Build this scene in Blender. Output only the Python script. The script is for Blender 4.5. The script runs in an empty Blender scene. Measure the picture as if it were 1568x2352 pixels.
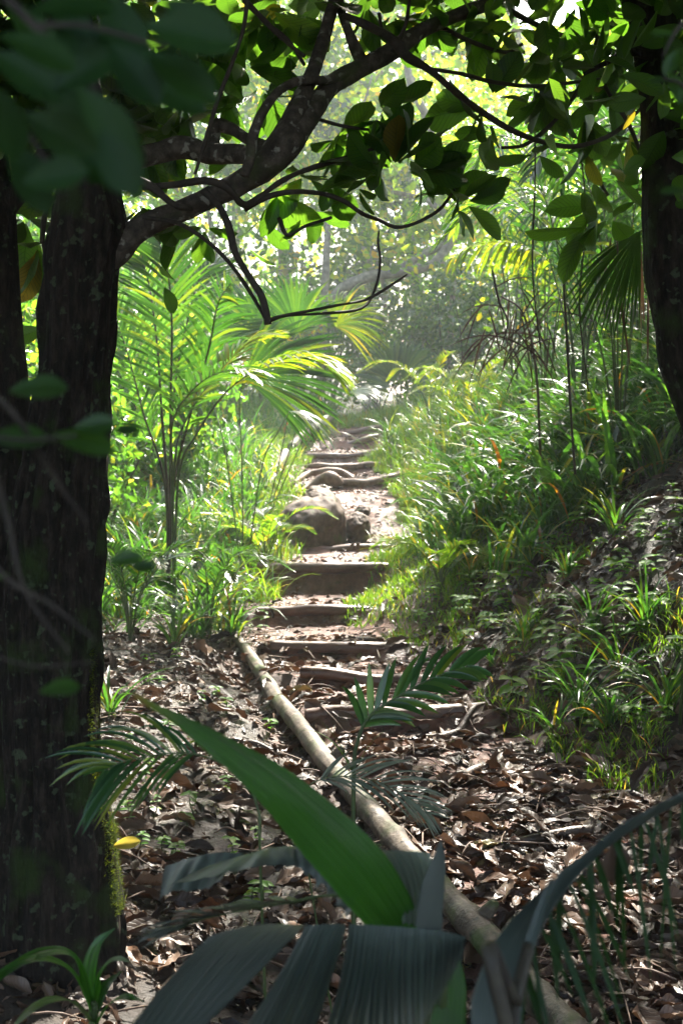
import bpy, math, random
import numpy as np
from mathutils import Vector

random.seed(7)
RNG = np.random.default_rng(11)
SC = bpy.context.scene
F = 3267.0            # focal length in units of a 1568 x 2352 frame
CAMZ = 1.5

# ------------------------------------------------------------------ camera
cam_d = bpy.data.cameras.new("camera")
cam = bpy.data.objects.new("camera", cam_d)
SC.collection.objects.link(cam)
cam.location = (0, 0, CAMZ)
cam.rotation_euler = (math.radians(90), 0, 0)
cam_d.sensor_fit = 'VERTICAL'
cam_d.sensor_height = 36
cam_d.sensor_width = 24
cam_d.lens = 36 * F / 2352
cam_d.clip_start = 0.05
cam_d.clip_end = 2000
cam_d.dof.use_dof = True
cam_d.dof.focus_distance = 5.0
cam_d.dof.aperture_fstop = 7.5
SC.camera = cam

# ------------------------------------------------------------------ light
SUN_EL = math.radians(50)
SUN_AZ = math.radians(20)          # measured from +Y towards +X
S = np.array([math.sin(SUN_AZ) * math.cos(SUN_EL), math.cos(SUN_AZ) * math.cos(SUN_EL), math.sin(SUN_EL)])
w = bpy.data.worlds.new("World")
SC.world = w
w.use_nodes = True
nt = w.node_tree
bg = nt.nodes['Background']
sky = nt.nodes.new('ShaderNodeTexSky')
sky.sky_type = 'NISHITA'
sky.sun_disc = False
sky.sun_elevation = SUN_EL
sky.sun_rotation = SUN_AZ
sky.dust_density = 4.0
sky.air_density = 1.2
sky.ozone_density = 1.0
nt.links.new(sky.outputs[0], bg.inputs[0])
bg.inputs[1].default_value = 0.15
sun_d = bpy.data.lights.new("sun", 'SUN')
sun = bpy.data.objects.new("sun", sun_d)
SC.collection.objects.link(sun)
sun_d.energy = 5.0
sun_d.angle = math.radians(0.53)
sun_d.color = (1.0, 0.95, 0.84)
sun.rotation_euler = Vector(S).to_track_quat('Z', 'Y').to_euler()
SC.view_settings.view_transform = 'Standard'
SC.view_settings.look = 'None'
SC.view_settings.exposure = 2.3
SC.view_settings.gamma = 1.0
SC.cycles.max_bounces = 7
SC.cycles.diffuse_bounces = 4
SC.cycles.glossy_bounces = 2
SC.cycles.transmission_bounces = 4
SC.cycles.volume_bounces = 1
SC.cycles.caustics_reflective = False
SC.cycles.caustics_refractive = False
SC.cycles.sample_clamp_indirect = 4.0
SC.cycles.use_denoising = True

# ------------------------------------------------------------------ helpers
def P(u, v, d):
    return np.array([(u - 784) / F * d, d, CAMZ - (v - 1176) / F * d])

def h32(a, b, c, seed):
    x = (a.astype(np.int64) * 374761393 + b.astype(np.int64) * 668265263 + c.astype(np.int64) * 2147483647 + seed * 1274126177) & 0xffffffff
    x = ((x ^ (x >> 13)) * 1274126177) & 0xffffffff
    x = (x ^ (x >> 16)) & 0xffffffff
    return x / 4294967295.0

def vn(p, seed=0):
    p = np.asarray(p, float)
    if p.shape[-1] == 2:
        p = np.concatenate([p, np.zeros(p.shape[:-1] + (1,))], -1)
    i = np.floor(p).astype(np.int64)
    f = p - i
    f = f * f * (3 - 2 * f)
    r = 0
    for dx in (0, 1):
        for dy in (0, 1):
            for dz in (0, 1):
                wgt = (f[..., 0] if dx else 1 - f[..., 0]) * (f[..., 1] if dy else 1 - f[..., 1]) * (f[..., 2] if dz else 1 - f[..., 2])
                r = r + wgt * h32(i[..., 0] + dx, i[..., 1] + dy, i[..., 2] + dz, seed)
    return r * 2 - 1

def fbm(p, seed=0, oct=4):
    p = np.asarray(p, float)
    s, a, r = 1.0, 0.5, 0
    for k in range(oct):
        r = r + a * vn(p * s, seed + k * 17)
        s *= 2.03
        a *= 0.5
    return r

def sstep(a, b, x):
    t = np.clip((x - a) / (b - a), 0, 1)
    return t * t * (3 - 2 * t)

def nrm(v):
    v = np.asarray(v, float)
    return v / (np.linalg.norm(v, axis=-1, keepdims=True) + 1e-9)

def spl(pts, n):
    """Catmull-Rom through pts (any number of columns), n samples."""
    p = np.asarray(pts, float)
    if len(p) == 2:
        t = np.linspace(0, 1, n)[:, None]
        return p[0] * (1 - t) + p[1] * t
    q = np.vstack([2 * p[0] - p[1], p, 2 * p[-1] - p[-2]])
    m = len(p) - 1
    t = np.linspace(0, m - 1e-6, n)
    i = t.astype(int)
    f = (t - i)[:, None]
    a, b, c, d = q[i], q[i + 1], q[i + 2], q[i + 3]
    return 0.5 * (2 * b + (c - a) * f + (2 * a - 5 * b + 4 * c - d) * f ** 2 + (3 * b - a - 3 * c + d) * f ** 3)

class MB:
    def __init__(s):
        s.V = []; s.L = []; s.N = []; s.A = []; s.U = []; s.n = 0
    def add(s, v, faces, var=0.5, uv=None):
        v = np.asarray(v, float).reshape(-1, 3)
        k = len(v)
        for f in (faces if isinstance(faces, list) else [faces]):
            f = np.asarray(f)
            s.L.append((f + s.n).ravel())
            s.N.append(np.full(len(f), f.shape[1]))
        s.V.append(v)
        s.A.append(np.broadcast_to(np.asarray(var, float), (k,)).copy())
        s.U.append(np.zeros((k, 2)) if uv is None else np.asarray(uv, float).reshape(-1, 2))
        s.n += k
        return s
    def build(s, name, mat, parent=None, smooth=True):
        V = np.vstack(s.V); L = np.concatenate(s.L).astype(np.int32); N = np.concatenate(s.N).astype(np.int32)
        me = bpy.data.meshes.new(name)
        me.vertices.add(len(V)); me.vertices.foreach_set('co', V.astype(np.float32).ravel())
        me.loops.add(len(L)); me.loops.foreach_set('vertex_index', L)
        me.polygons.add(len(N))
        st = np.concatenate([[0], np.cumsum(N)[:-1]]).astype(np.int32)
        me.polygons.foreach_set('loop_start', st)
        me.polygons.foreach_set('loop_total', N)
        me.polygons.foreach_set('use_smooth', np.full(len(N), smooth))
        me.update(calc_edges=True)
        a = me.attributes.new('var', 'FLOAT', 'POINT'); a.data.foreach_set('value', np.concatenate(s.A).astype(np.float32))
        a = me.attributes.new('luv', 'FLOAT_VECTOR', 'POINT')
        U = np.vstack(s.U); U = np.hstack([U, np.zeros((len(U), 1))])
        a.data.foreach_set('vector', U.astype(np.float32).ravel())
        me.materials.append(mat)
        me.validate()
        o = bpy.data.objects.new(name, me)
        SC.collection.objects.link(o)
        if parent is not None:
            o.parent = parent
            o.location = -Vector(parent.location)
        return o

def empty(name, loc, label, cat, group=None):
    o = bpy.data.objects.new(name, None)
    SC.collection.objects.link(o)
    o.empty_display_size = 0.1
    o.location = [float(c) for c in loc]
    o['label'] = label; o['category'] = cat
    if group: o['group'] = group
    return o

def tag(o, label, cat, group=None, kind=None):
    if label: o['label'] = label
    if cat: o['category'] = cat
    if group: o['group'] = group
    if kind: o['kind'] = kind
    return o

def grid_faces(nr, nc, wrap=False):
    r = np.arange(nr - 1)[:, None]; c = np.arange(nc if wrap else nc - 1)[None, :]
    c2 = (c + 1) % nc
    return np.stack([r * nc + c, r * nc + c2, (r + 1) * nc + c2, (r + 1) * nc + c], -1).reshape(-1, 4)

def tube(mb, pts, sides=8, n=None, noise=0.0, nscale=8.0, seed=0, ridges=0.0, var=0.5, cap=True):
    """pts: (k,4) x,y,z,r"""
    p = np.asarray(pts, float)
    if n: p = spl(p, n)
    c, r = p[:, :3], np.maximum(p[:, 3], 1e-4)
    t = nrm(np.gradient(c, axis=0))
    ref = np.array([0, 0, 1.0]) if abs(t[0][2]) < 0.9 else np.array([0, 1.0, 0])
    u = nrm(np.cross(t[0], ref)); us = []
    for k in range(len(c)):
        u = u - t[k] * np.dot(u, t[k]); u = u / np.linalg.norm(u); us.append(u)
    us = np.array(us); vs = np.cross(t, us)
    th = np.linspace(0, 2 * np.pi, sides, endpoint=False)
    ring = us[:, None, :] * np.cos(th)[None, :, None] + vs[:, None, :] * np.sin(th)[None, :, None]
    rr = np.repeat(r[:, None], sides, 1)
    lens = np.concatenate([[0], np.cumsum(np.linalg.norm(np.diff(c, axis=0), axis=1))])
    if noise:
        base = c[:, None, :] + ring * rr[..., None]
        rr = rr * (1 + noise * fbm(base * nscale, seed))
    if ridges:
        q = np.stack([np.cos(th)[None] * 6 + 0 * rr, np.sin(th)[None] * 6 + 0 * rr, np.repeat(lens[:, None], sides, 1) * 4], -1)
        rr = rr * (1 + ridges * fbm(q, seed + 5, 3))
    v = c[:, None, :] + ring * rr[..., None]
    uv = np.stack([np.repeat(lens[:, None], sides, 1), np.repeat(th[None] / 6.283, len(c), 0)], -1)
    fs = [grid_faces(len(c), sides, True)]
    if cap:
        fs.append(np.array([np.arange(sides)[::-1]]))
        fs.append(np.array([np.arange(sides) + (len(c) - 1) * sides]))
    mb.add(v.reshape(-1, 3), fs, var, uv)
    return c, r

# --- leaf templates: (verts, faces, uv) with the leaf along +X, normal +Z, length 1
def leaf_simple(wd=0.42, fold=0.12, arch=0.12):
    v = np.array([[0, 0, 0], [.3, -wd * .42, fold * .5], [.72, -wd * .42, fold * .5 - arch * .4], [1, 0, -arch], [.72, wd * .42, fold * .5 - arch * .4], [.3, wd * .42, fold * .5]])
    f = np.array([[0, 1, 2, 3], [0, 3, 4, 5]])
    return v, f, v[:, :2] / np.array([1, wd])

def leaf_grid(wd=0.5, fold=0.1, arch=0.15, nl=7, nw=5, wav=0.0, obov=0.15, curl=0.0, seed=0):
    t = np.linspace(0, 1, nl); s = np.linspace(-1, 1, nw)
    T, Sx = np.meshgrid(t, s, indexing='ij')
    e = np.power(np.clip(np.sin(np.pi * np.power(T, 1 + obov * 2.2)), 0, 1), 0.62) * (0.985 + .015 * T)
    e = np.maximum(e, 0.03 * (1 - T))
    hw = wd * 0.5 * e
    y = Sx * hw
    z = fold * np.abs(Sx) * hw * 2 - arch * T ** 2 + curl * (Sx ** 2) * hw
    if wav:
        z = z + wav * fbm(np.stack([T * 3, Sx * 1.2 + seed * 7.3], -1), seed, 3)
    v = np.stack([T, y, z], -1).reshape(-1, 3)
    return v, grid_faces(nl, nw), np.stack([T, Sx], -1).reshape(-1, 2)

def inst(mb, tpl, pos, xd, zd, size, var=None, wscale=None):
    V, Fc, U = tpl
    n = len(pos)
    if n == 0: return
    x = nrm(xd); z = zd - x * np.sum(x * zd, -1, keepdims=True); z = nrm(z); y = np.cross(z, x)
    size = np.broadcast_to(size, (n,))
    ws = np.ones(n) if wscale is None else np.broadcast_to(wscale, (n,))
    v = (V[None, :, 0, None] * x[:, None] + V[None, :, 1, None] * y[:, None] * ws[:, None, None] + V[None, :, 2, None] * z[:, None]) * size[:, None, None] + pos[:, None]
    k = len(V)
    fs = (Fc[None] + (np.arange(n) * k)[:, None, None]).reshape(-1, Fc.shape[1])
    var = RNG.random(n) if var is None else np.broadcast_to(var, (n,))
    mb.add(v.reshape(-1, 3), fs, np.repeat(var, k), np.tile(U, (n, 1)))

def rdir(n, up=0.0, flat=1.0):
    d = RNG.normal(size=(n, 3)); d[:, 2] = d[:, 2] * flat + up
    return nrm(d)

def blades(mb, root, az, length, lean, droop, width, segs=5, var=None, fold=0.25, roll=0.3):
    n = len(root)
    B = lambda a: np.broadcast_to(np.asarray(a, float), (n,))
    az, length, lean, droop, width = B(az), B(length), B(lean), B(droop), B(width)
    t = np.linspace(0, 1, segs + 1)
    th = lean[:, None] + droop[:, None] * t[None] ** 1.4
    th = np.minimum(th, 2.6)
    hd = np.stack([np.cos(az), np.sin(az), 0 * az], -1)
    dl = length / segs
    st = np.concatenate([np.zeros((n, 1)), 0.5 * (np.sin(th[:, 1:]) + np.sin(th[:, :-1]))], 1).cumsum(1) * dl[:, None]
    ct = np.concatenate([np.zeros((n, 1)), 0.5 * (np.cos(th[:, 1:]) + np.cos(th[:, :-1]))], 1).cumsum(1) * dl[:, None]
    c = root[:, None] + hd[:, None] * st[..., None] + np.array([0, 0, 1.0]) * ct[..., None]
    a2 = az + np.pi / 2 + RNG.normal(size=n) * roll
    sd = np.stack([np.cos(a2), np.sin(a2), RNG.normal(size=n) * roll * .7], -1)
    w = width[:, None] * 0.5 * np.power(np.clip(np.sin(np.pi * (0.12 + 0.88 * t)), 0.0, 1), 0.6)[None]
    w = np.maximum(w, 0.0004)
    nn = hd[:, None] * np.cos(th)[..., None] * -1 + np.array([0, 0, 1.0]) * np.sin(th)[..., None]
    L = c - sd[:, None] * w[..., None]; R = c + sd[:, None] * w[..., None]
    M = c - nn * (w * fold)[..., None]
    v = np.stack([L, M, R], 2)
    k = (segs + 1) * 3
    f0 = grid_faces(segs + 1, 3)
    fs = (f0[None] + (np.arange(n) * k)[:, None, None]).reshape(-1, 4)
    var = RNG.random(n) if var is None else B(var)
    uv = np.tile(np.stack(np.meshgrid(t, [-1, 0, 1], indexing='ij'), -1).reshape(-1, 2), (n, 1))
    mb.add(v.reshape(-1, 3), fs, np.repeat(var, k), uv)

def strips(mb, root, d0, sag, length, width, up, segs=6, var=None, fold=0.3, base_w=0.5):
    """leaflets that start along d0 and sag by gravity; up = leaf-plane normals"""
    n = len(root)
    B = lambda a: np.broadcast_to(np.asarray(a, float), (n,))
    length, sag, width = B(length), B(sag), B(width)
    t = np.linspace(0, 1, segs + 1)
    d0 = nrm(d0)
    dirs = d0[:, None] + np.array([0, 0, -1.0]) * (sag[:, None] * t[None] ** 1.2)[..., None]
    dirs = nrm(dirs)
    c = root[:, None] + np.concatenate([np.zeros((n, 1, 3)), 0.5 * (dirs[:, 1:] + dirs[:, :-1])], 1).cumsum(1) * (length / segs)[:, None, None]
    sd = nrm(np.cross(dirs, up[:, None] if up.ndim == 2 else up))
    nn = np.cross(sd, dirs)
    w = width[:, None] * 0.5 * np.maximum(np.power(np.clip(np.sin(np.pi * (base_w * .3 + (1 - base_w * .3) * t)), 0, 1), 0.7), 0.03)[None]
    v = np.stack([c - sd * w[..., None], c - nn * (w * fold)[..., None], c + sd * w[..., None]], 2)
    k = (segs + 1) * 3
    f0 = grid_faces(segs + 1, 3)
    fs = (f0[None] + (np.arange(n) * k)[:, None, None]).reshape(-1, 4)
    var = RNG.random(n) if var is None else B(var)
    uv = np.tile(np.stack(np.meshgrid(t, [-1, 0, 1], indexing='ij'), -1).reshape(-1, 2), (n, 1))
    mb.add(v.reshape(-1, 3), fs, np.repeat(var, k), uv)

def lamina(mb, mid, wl, wr, up, nl=30, nw=17, pleat=0.004, npl=8, fold=0.0, jag=0.0, var=0.5, wav=0.0):
    """pleated leaf blade along a midline; wl/wr half widths (knots), up = normal hint"""
    c = spl(mid, nl)[:, :3]
    t = np.linspace(0, 1, nl)
    tn = nrm(np.gradient(c, axis=0))
    up = np.asarray(up, float)
    if up.ndim == 1: up = np.repeat(up[None], nl, 0)
    else: up = spl(up, nl)
    sd = nrm(np.cross(tn, up)); nn = np.cross(sd, tn)
    WL = np.interp(t, np.linspace(0, 1, len(wl)), wl); WR = np.interp(t, np.linspace(0, 1, len(wr)), wr)
    s = np.linspace(-1, 1, nw)
    W = np.where(s[None] < 0, WL[:, None], WR[:, None])
    ph = np.abs(((s * npl) % 2) - 1) * 2 - 1
    v = c[:, None] + sd[:, None] * (s[None] * W)[..., None]
    z = pleat * ph[None] * np.minimum(1, W / 0.02) + fold * np.abs(s[None]) * W
    if wav: z = z + wav * fbm(np.stack([t[:, None] * 2.5 + 0 * s[None], s[None] * 1.5 + 0 * t[:, None]], -1), 3, 3)
    v = v + nn[:, None] * z[..., None]
    if jag:
        v = v + tn[:, None] * (jag * ph[None] * (t[:, None] > .97))[..., None]
    mb.add(v.reshape(-1, 3), grid_faces(nl, nw), var, np.stack(np.meshgrid(t, s * npl, indexing='ij'), -1).reshape(-1, 2))
    return c

# ------------------------------------------------------------------ materials
def newmat(name):
    m = bpy.data.materials.new(name); m.use_nodes = True
    n = m.node_tree; n.nodes.clear()
    out = n.nodes.new('ShaderNodeOutputMaterial')
    return m, n, out

def N(nt, kind, **kw):
    nd = nt.nodes.new(kind)
    for k, v in kw.items():
        if k.startswith('i_'):
            key = k[2:]
            key = int(key) if key.isdigit() else key.replace('_', ' ')
            nd.inputs[key].default_value = v
        else: setattr(nd, k, v)
    return nd

def ramp(nt, stops):
    r = nt.nodes.new('ShaderNodeValToRGB')
    e = r.color_ramp.elements
    e[0].position = stops[0][0]; e[0].color = (*stops[0][1], 1)
    e[1].position = stops[-1][0]; e[1].color = (*stops[-1][1], 1)
    for p, c in stops[1:-1]:
        k = e.new(p); k.color = (*c, 1)
    return r

def leaf_mat(name, stops, trans=1.0, rough=0.35, tfac=0.45, spec=0.5, tint=(3.0, 2.6, 0.8), vein=0.0, veinfreq=14.0, bump=0.0, stripe=0.0):
    m, t, out = newmat(name)
    at = N(t, 'ShaderNodeAttribute', attribute_name='var')
    oi = N(t, 'ShaderNodeObjectInfo')
    ad = N(t, 'ShaderNodeMath', operation='MULTIPLY_ADD', i_1=0.0, i_2=0.0)
    rp = ramp(t, stops)
    t.links.new(at.outputs['Fac'], rp.inputs[0])
    col = rp.outputs[0]
    luv = N(t, 'ShaderNodeAttribute', attribute_name='luv')
    sep = N(t, 'ShaderNodeSeparateXYZ'); t.links.new(luv.outputs['Vector'], sep.inputs[0])
    nz = N(t, 'ShaderNodeTexNoise'); nz.inputs['Scale'].default_value = 9.0
    gm = N(t, 'ShaderNodeNewGeometry'); t.links.new(gm.outputs['Position'], nz.inputs['Vector'])
    mr = N(t, 'ShaderNodeMapRange'); mr.inputs[3].default_value = 0.7; mr.inputs[4].default_value = 1.3
    t.links.new(nz.outputs['Fac'], mr.inputs[0])
    mx = N(t, 'ShaderNodeMix', data_type='RGBA', blend_type='MULTIPLY'); mx.inputs[0].default_value = 1
    t.links.new(col, mx.inputs[6]); t.links.new(mr.outputs[0], mx.inputs[7])
    col = mx.outputs[2]
    hgt = None
    if vein:
        ab = N(t, 'ShaderNodeMath', operation='ABSOLUTE'); t.links.new(sep.outputs['Y'], ab.inputs[0])
        ma = N(t, 'ShaderNodeMath', operation='MULTIPLY_ADD', i_1=-0.25); t.links.new(ab.outputs[0], ma.inputs[0]); t.links.new(sep.outputs['X'], ma.inputs[2])
        mu = N(t, 'ShaderNodeMath', operation='MULTIPLY', i_1=veinfreq * 6.283); t.links.new(ma.outputs[0], mu.inputs[0])
        sn = N(t, 'ShaderNodeMath', operation='SINE'); t.links.new(mu.outputs[0], sn.inputs[0])
        pw = N(t, 'ShaderNodeMapRange'); pw.inputs[1].default_value = 0.6; pw.inputs[2].default_value = 1.0; t.links.new(sn.outputs[0], pw.inputs[0])
        md = N(t, 'ShaderNodeMapRange'); md.inputs[1].default_value = 0.06; md.inputs[2].default_value = 0.02; t.links.new(ab.outputs[0], md.inputs[0])
        mxx = N(t, 'ShaderNodeMath', operation='MAXIMUM'); t.links.new(pw.outputs[0], mxx.inputs[0]); t.links.new(md.outputs[0], mxx.inputs[1])
        hgt = mxx.outputs[0]
        mv = N(t, 'ShaderNodeMix', data_type='RGBA', blend_type='MULTIPLY'); mv.inputs[7].default_value = (1 - vein, 1 - vein * .8, 1 - vein, 1)
        t.links.new(hgt, mv.inputs[0]); t.links.new(col, mv.inputs[6]); col = mv.outputs[2]
    if stripe:
        w1 = N(t, 'ShaderNodeMath', operation='MULTIPLY', i_1=6.283 * 1.5); t.links.new(sep.outputs['Y'], w1.inputs[0])
        w2 = N(t, 'ShaderNodeMath', operation='SINE'); t.links.new(w1.outputs[0], w2.inputs[0])
        cb = N(t, 'ShaderNodeCombineXYZ'); t.links.new(sep.outputs['Y'], cb.inputs['Y'])
        w3 = N(t, 'ShaderNodeMath', operation='MULTIPLY', i_1=1.2); t.links.new(sep.outputs['X'], w3.inputs[0]); t.links.new(w3.outputs[0], cb.inputs['X'])
        w4 = N(t, 'ShaderNodeTexNoise'); w4.inputs['Scale'].default_value = 3.0; w4.inputs['Detail'].default_value = 6; t.links.new(cb.outputs[0], w4.inputs['Vector'])
        w5 = N(t, 'ShaderNodeMath', operation='MULTIPLY_ADD', i_1=.35); t.links.new(w2.outputs[0], w5.inputs[0]); t.links.new(w4.outputs['Fac'], w5.inputs[2])
        w6 = N(t, 'ShaderNodeMapRange'); w6.inputs[1].default_value = .2; w6.inputs[2].default_value = .8; w6.inputs[3].default_value = 1 - stripe; w6.inputs[4].default_value = 1 + stripe
        t.links.new(w5.outputs[0], w6.inputs[0])
        m6 = N(t, 'ShaderNodeMix', data_type='RGBA', blend_type='MULTIPLY'); m6.inputs[0].default_value = 1
        t.links.new(col, m6.inputs[6]); t.links.new(w6.outputs[0], m6.inputs[7]); col = m6.outputs[2]
        hgt = w5.outputs[0]; bump = .5
    pb = N(t, 'ShaderNodeBsdfPrincipled', i_Roughness=rough)
    pb.inputs['Specular IOR Level'].default_value = spec
    t.links.new(col, pb.inputs['Base Color'])
    if bump and hgt is not None:
        bp = N(t, 'ShaderNodeBump'); bp.inputs['Strength'].default_value = bump; bp.inputs['Distance'].default_value = 0.002
        t.links.new(hgt, bp.inputs['Height']); t.links.new(bp.outputs[0], pb.inputs['Normal'])
    tc = N(t, 'ShaderNodeMix', data_type='RGBA', blend_type='MULTIPLY'); tc.inputs[0].default_value = 1
    tc.inputs[7].default_value = (tint[0] * trans, tint[1] * trans, tint[2] * trans, 1)
    t.links.new(col, tc.inputs[6])
    tr = N(t, 'ShaderNodeBsdfTranslucent'); t.links.new(tc.outputs[2], tr.inputs[0])
    ms = N(t, 'ShaderNodeMixShader', i_0=tfac)
    t.links.new(pb.outputs[0], ms.inputs[1]); t.links.new(tr.outputs[0], ms.inputs[2])
    t.links.new(ms.outputs[0], out.inputs[0])
    return m

def solid_mat(name, c1, c2, c3=None, scale=12.0, stretch=(1, 1, 1), rough=0.8, bump=0.5, dist=0.01, spots=None, spot_scale=20, spot_th=0.6, rough2=None, spec=0.4, moss=None, moss_th=0.3):
    m, t, out = newmat(name)
    gm = N(t, 'ShaderNodeNewGeometry')
    mp = N(t, 'ShaderNodeMapping'); mp.inputs['Scale'].default_value = stretch
    t.links.new(gm.outputs['Position'], mp.inputs[0])
    nz = N(t, 'ShaderNodeTexNoise'); nz.inputs['Scale'].default_value = scale; nz.inputs['Detail'].default_value = 8; nz.inputs['Roughness'].default_value = 0.65
    t.links.new(mp.outputs[0], nz.inputs['Vector'])
    st = [(0.3, c1), (0.7, c2)] if c3 is None else [(0.3, c1), (0.5, c2), (0.7, c3)]
    rp = ramp(t, st); t.links.new(nz.outputs['Fac'], rp.inputs[0])
    col = rp.outputs[0]
    if spots:
        n2 = N(t, 'ShaderNodeTexNoise'); n2.inputs['Scale'].default_value = spot_scale; n2.inputs['Detail'].default_value = 4
        t.links.new(gm.outputs['Position'], n2.inputs['Vector'])
        r2 = N(t, 'ShaderNodeMapRange'); r2.inputs[1].default_value = spot_th; r2.inputs[2].default_value = spot_th + 0.06
        t.links.new(n2.outputs['Fac'], r2.inputs[0])
        mx = N(t, 'ShaderNodeMix', data_type='RGBA'); mx.inputs[7].default_value = (*spots, 1)
        t.links.new(r2.outputs[0], mx.inputs[0]); t.links.new(col, mx.inputs[6]); col = mx.outputs[2]
    if moss:
        n3 = N(t, 'ShaderNodeTexNoise'); n3.inputs['Scale'].default_value = 6; n3.inputs['Detail'].default_value = 6
        t.links.new(gm.outputs['Position'], n3.inputs['Vector'])
        r3 = N(t, 'ShaderNodeMapRange'); r3.inputs[1].default_value = moss_th; r3.inputs[2].default_value = moss_th + 0.12
        t.links.new(n3.outputs['Fac'], r3.inputs[0])
        m3 = N(t, 'ShaderNodeMix', data_type='RGBA'); m3.inputs[7].default_value = (*moss, 1)
        t.links.new(r3.outputs[0], m3.inputs[0]); t.links.new(col, m3.inputs[6]); col = m3.outputs[2]
    pb = N(t, 'ShaderNodeBsdfPrincipled', i_Roughness=rough); pb.inputs['Specular IOR Level'].default_value = spec
    t.links.new(col, pb.inputs['Base Color'])
    if rough2 is not None:
        n4 = N(t, 'ShaderNodeTexNoise'); n4.inputs['Scale'].default_value = 3.5; n4.inputs['Detail'].default_value = 5
        t.links.new(gm.outputs['Position'], n4.inputs['Vector'])
        r4 = N(t, 'ShaderNodeMapRange'); r4.inputs[1].default_value = .42; r4.inputs[2].default_value = .58; r4.inputs[3].default_value = rough; r4.inputs[4].default_value = rough2
        t.links.new(n4.outputs['Fac'], r4.inputs[0]); t.links.new(r4.outputs[0], pb.inputs['Roughness'])
    bp = N(t, 'ShaderNodeBump'); bp.inputs['Strength'].default_value = bump; bp.inputs['Distance'].default_value = dist
    t.links.new(nz.outputs['Fac'], bp.inputs['Height']); t.links.new(bp.outputs[0], pb.inputs['Normal'])
    t.links.new(pb.outputs[0], out.inputs[0])
    return m

GRN = [(0.0, (.018, .055, .010)), (.35, (.030, .085, .014)), (.65, (.050, .115, .018)), (.86, (.085, .15, .018)), (.93, (.17, .17, .02)), (1.0, (.20, .09, .025))]
M_leaf = leaf_mat('tree_leaf', [(0, (.022, .06, .012)), (.5, (.038, .10, .015)), (.965, (.05, .11, .018)), (.99, (.12, .13, .02)), (1, (.13, .10, .02))], rough=.32, tfac=.5, vein=.4, veinfreq=11, bump=.6, tint=(3.5, 3.1, 1.1))
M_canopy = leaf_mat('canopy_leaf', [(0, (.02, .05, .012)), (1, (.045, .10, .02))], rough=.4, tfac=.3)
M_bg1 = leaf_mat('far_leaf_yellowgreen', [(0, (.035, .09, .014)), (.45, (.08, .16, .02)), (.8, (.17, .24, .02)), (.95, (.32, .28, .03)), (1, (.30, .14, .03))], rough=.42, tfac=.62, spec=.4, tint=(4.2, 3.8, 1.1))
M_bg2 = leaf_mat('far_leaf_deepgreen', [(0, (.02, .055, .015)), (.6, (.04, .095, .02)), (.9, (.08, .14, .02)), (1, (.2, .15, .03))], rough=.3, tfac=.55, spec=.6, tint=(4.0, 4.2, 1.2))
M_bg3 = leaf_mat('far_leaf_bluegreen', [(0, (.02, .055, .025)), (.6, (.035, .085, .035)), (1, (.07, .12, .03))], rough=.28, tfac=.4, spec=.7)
M_grass = leaf_mat('grass_blade', [(0, (.04, .10, .014)), (.5, (.08, .16, .018)), (.88, (.11, .18, .02)), (.96, (.26, .22, .06)), (1, (.22, .12, .05))], rough=.33, tfac=.5, tint=(2.5, 2.4, .7))
M_sedge = leaf_mat('broad_blade', [(0, (.015, .05, .016)), (.5, (.032, .085, .026)), (.88, (.06, .125, .028)), (.97, (.2, .16, .03)), (1, (.22, .06, .02))], rough=.33, tfac=.42, spec=.5, tint=(2.5, 2.7, .7))
M_palm = leaf_mat('palm_leaflet', [(0, (.022, .062, .020)), (.6, (.045, .108, .028)), (.9, (.085, .15, .025)), (1, (.2, .2, .03))], rough=.27, tfac=.36, spec=.75, tint=(1.6, 2.0, .5))
M_palmY = leaf_mat('palm_leaflet_lime', [(0, (.07, .15, .015)), (.5, (.12, .2, .015)), (.9, (.2, .24, .02)), (1, (.3, .26, .04))], rough=.3, tfac=.5, tint=(2.2, 2.0, .4))
M_front = leaf_mat('glossy_green_blade', [(0, (.02, .075, .01)), (.6, (.035, .11, .014)), (.8, (.10, .15, .015)), (.92, (.20, .15, .02)), (1, (.14, .06, .02))], rough=.3, tfac=.42, spec=.7, tint=(2.6, 3.1, .5), stripe=.3)
M_frontD = leaf_mat('dark_pleated_blade', [(0, (.042, .056, .044)), (1, (.068, .082, .064))], rough=.42, tfac=.05, spec=1.0, stripe=.35)
M_seed = leaf_mat('seedling_leaf', [(0, (.05, .14, .015)), (.6, (.08, .19, .02)), (.93, (.13, .22, .02)), (1, (.3, .26, .03))], rough=.5, tfac=.5, spec=.25, vein=.2, veinfreq=6, tint=(2.4, 2.5, .6))
M_moss = leaf_mat('moss', [(0, (.02, .04, .006)), (1, (.09, .12, .015))], rough=.8, tfac=.5, spec=.1)
M_yellow = leaf_mat('yellow_leaf', [(0, (.35, .28, .05)), (1, (.45, .36, .08))], rough=.4, tfac=.5, tint=(1.6, 1.5, .8))
M_pale = leaf_mat('pale_frond', [(0, (.10, .13, .09)), (1, (.2, .22, .16))], rough=.35, tfac=.3, spec=.7, tint=(1.5, 1.5, 1.2))
M_dead = leaf_mat('dead_leaf', [(0, (.014, .007, .004)), (.3, (.048, .025, .015)), (.6, (.095, .054, .033)), (.88, (.15, .098, .068)), (.965, (.15, .07, .035)), (1, (.17, .15, .06))], rough=.42, tfac=.05, spec=.34, vein=.25, veinfreq=9, bump=.5, tint=(2.0, 1.5, 1.0))
M_deadhang = leaf_mat('dried_blade', [(0, (.03, .016, .012)), (1, (.10, .065, .045))], rough=.6, tfac=.12, tint=(2, 1.5, 1))
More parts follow.
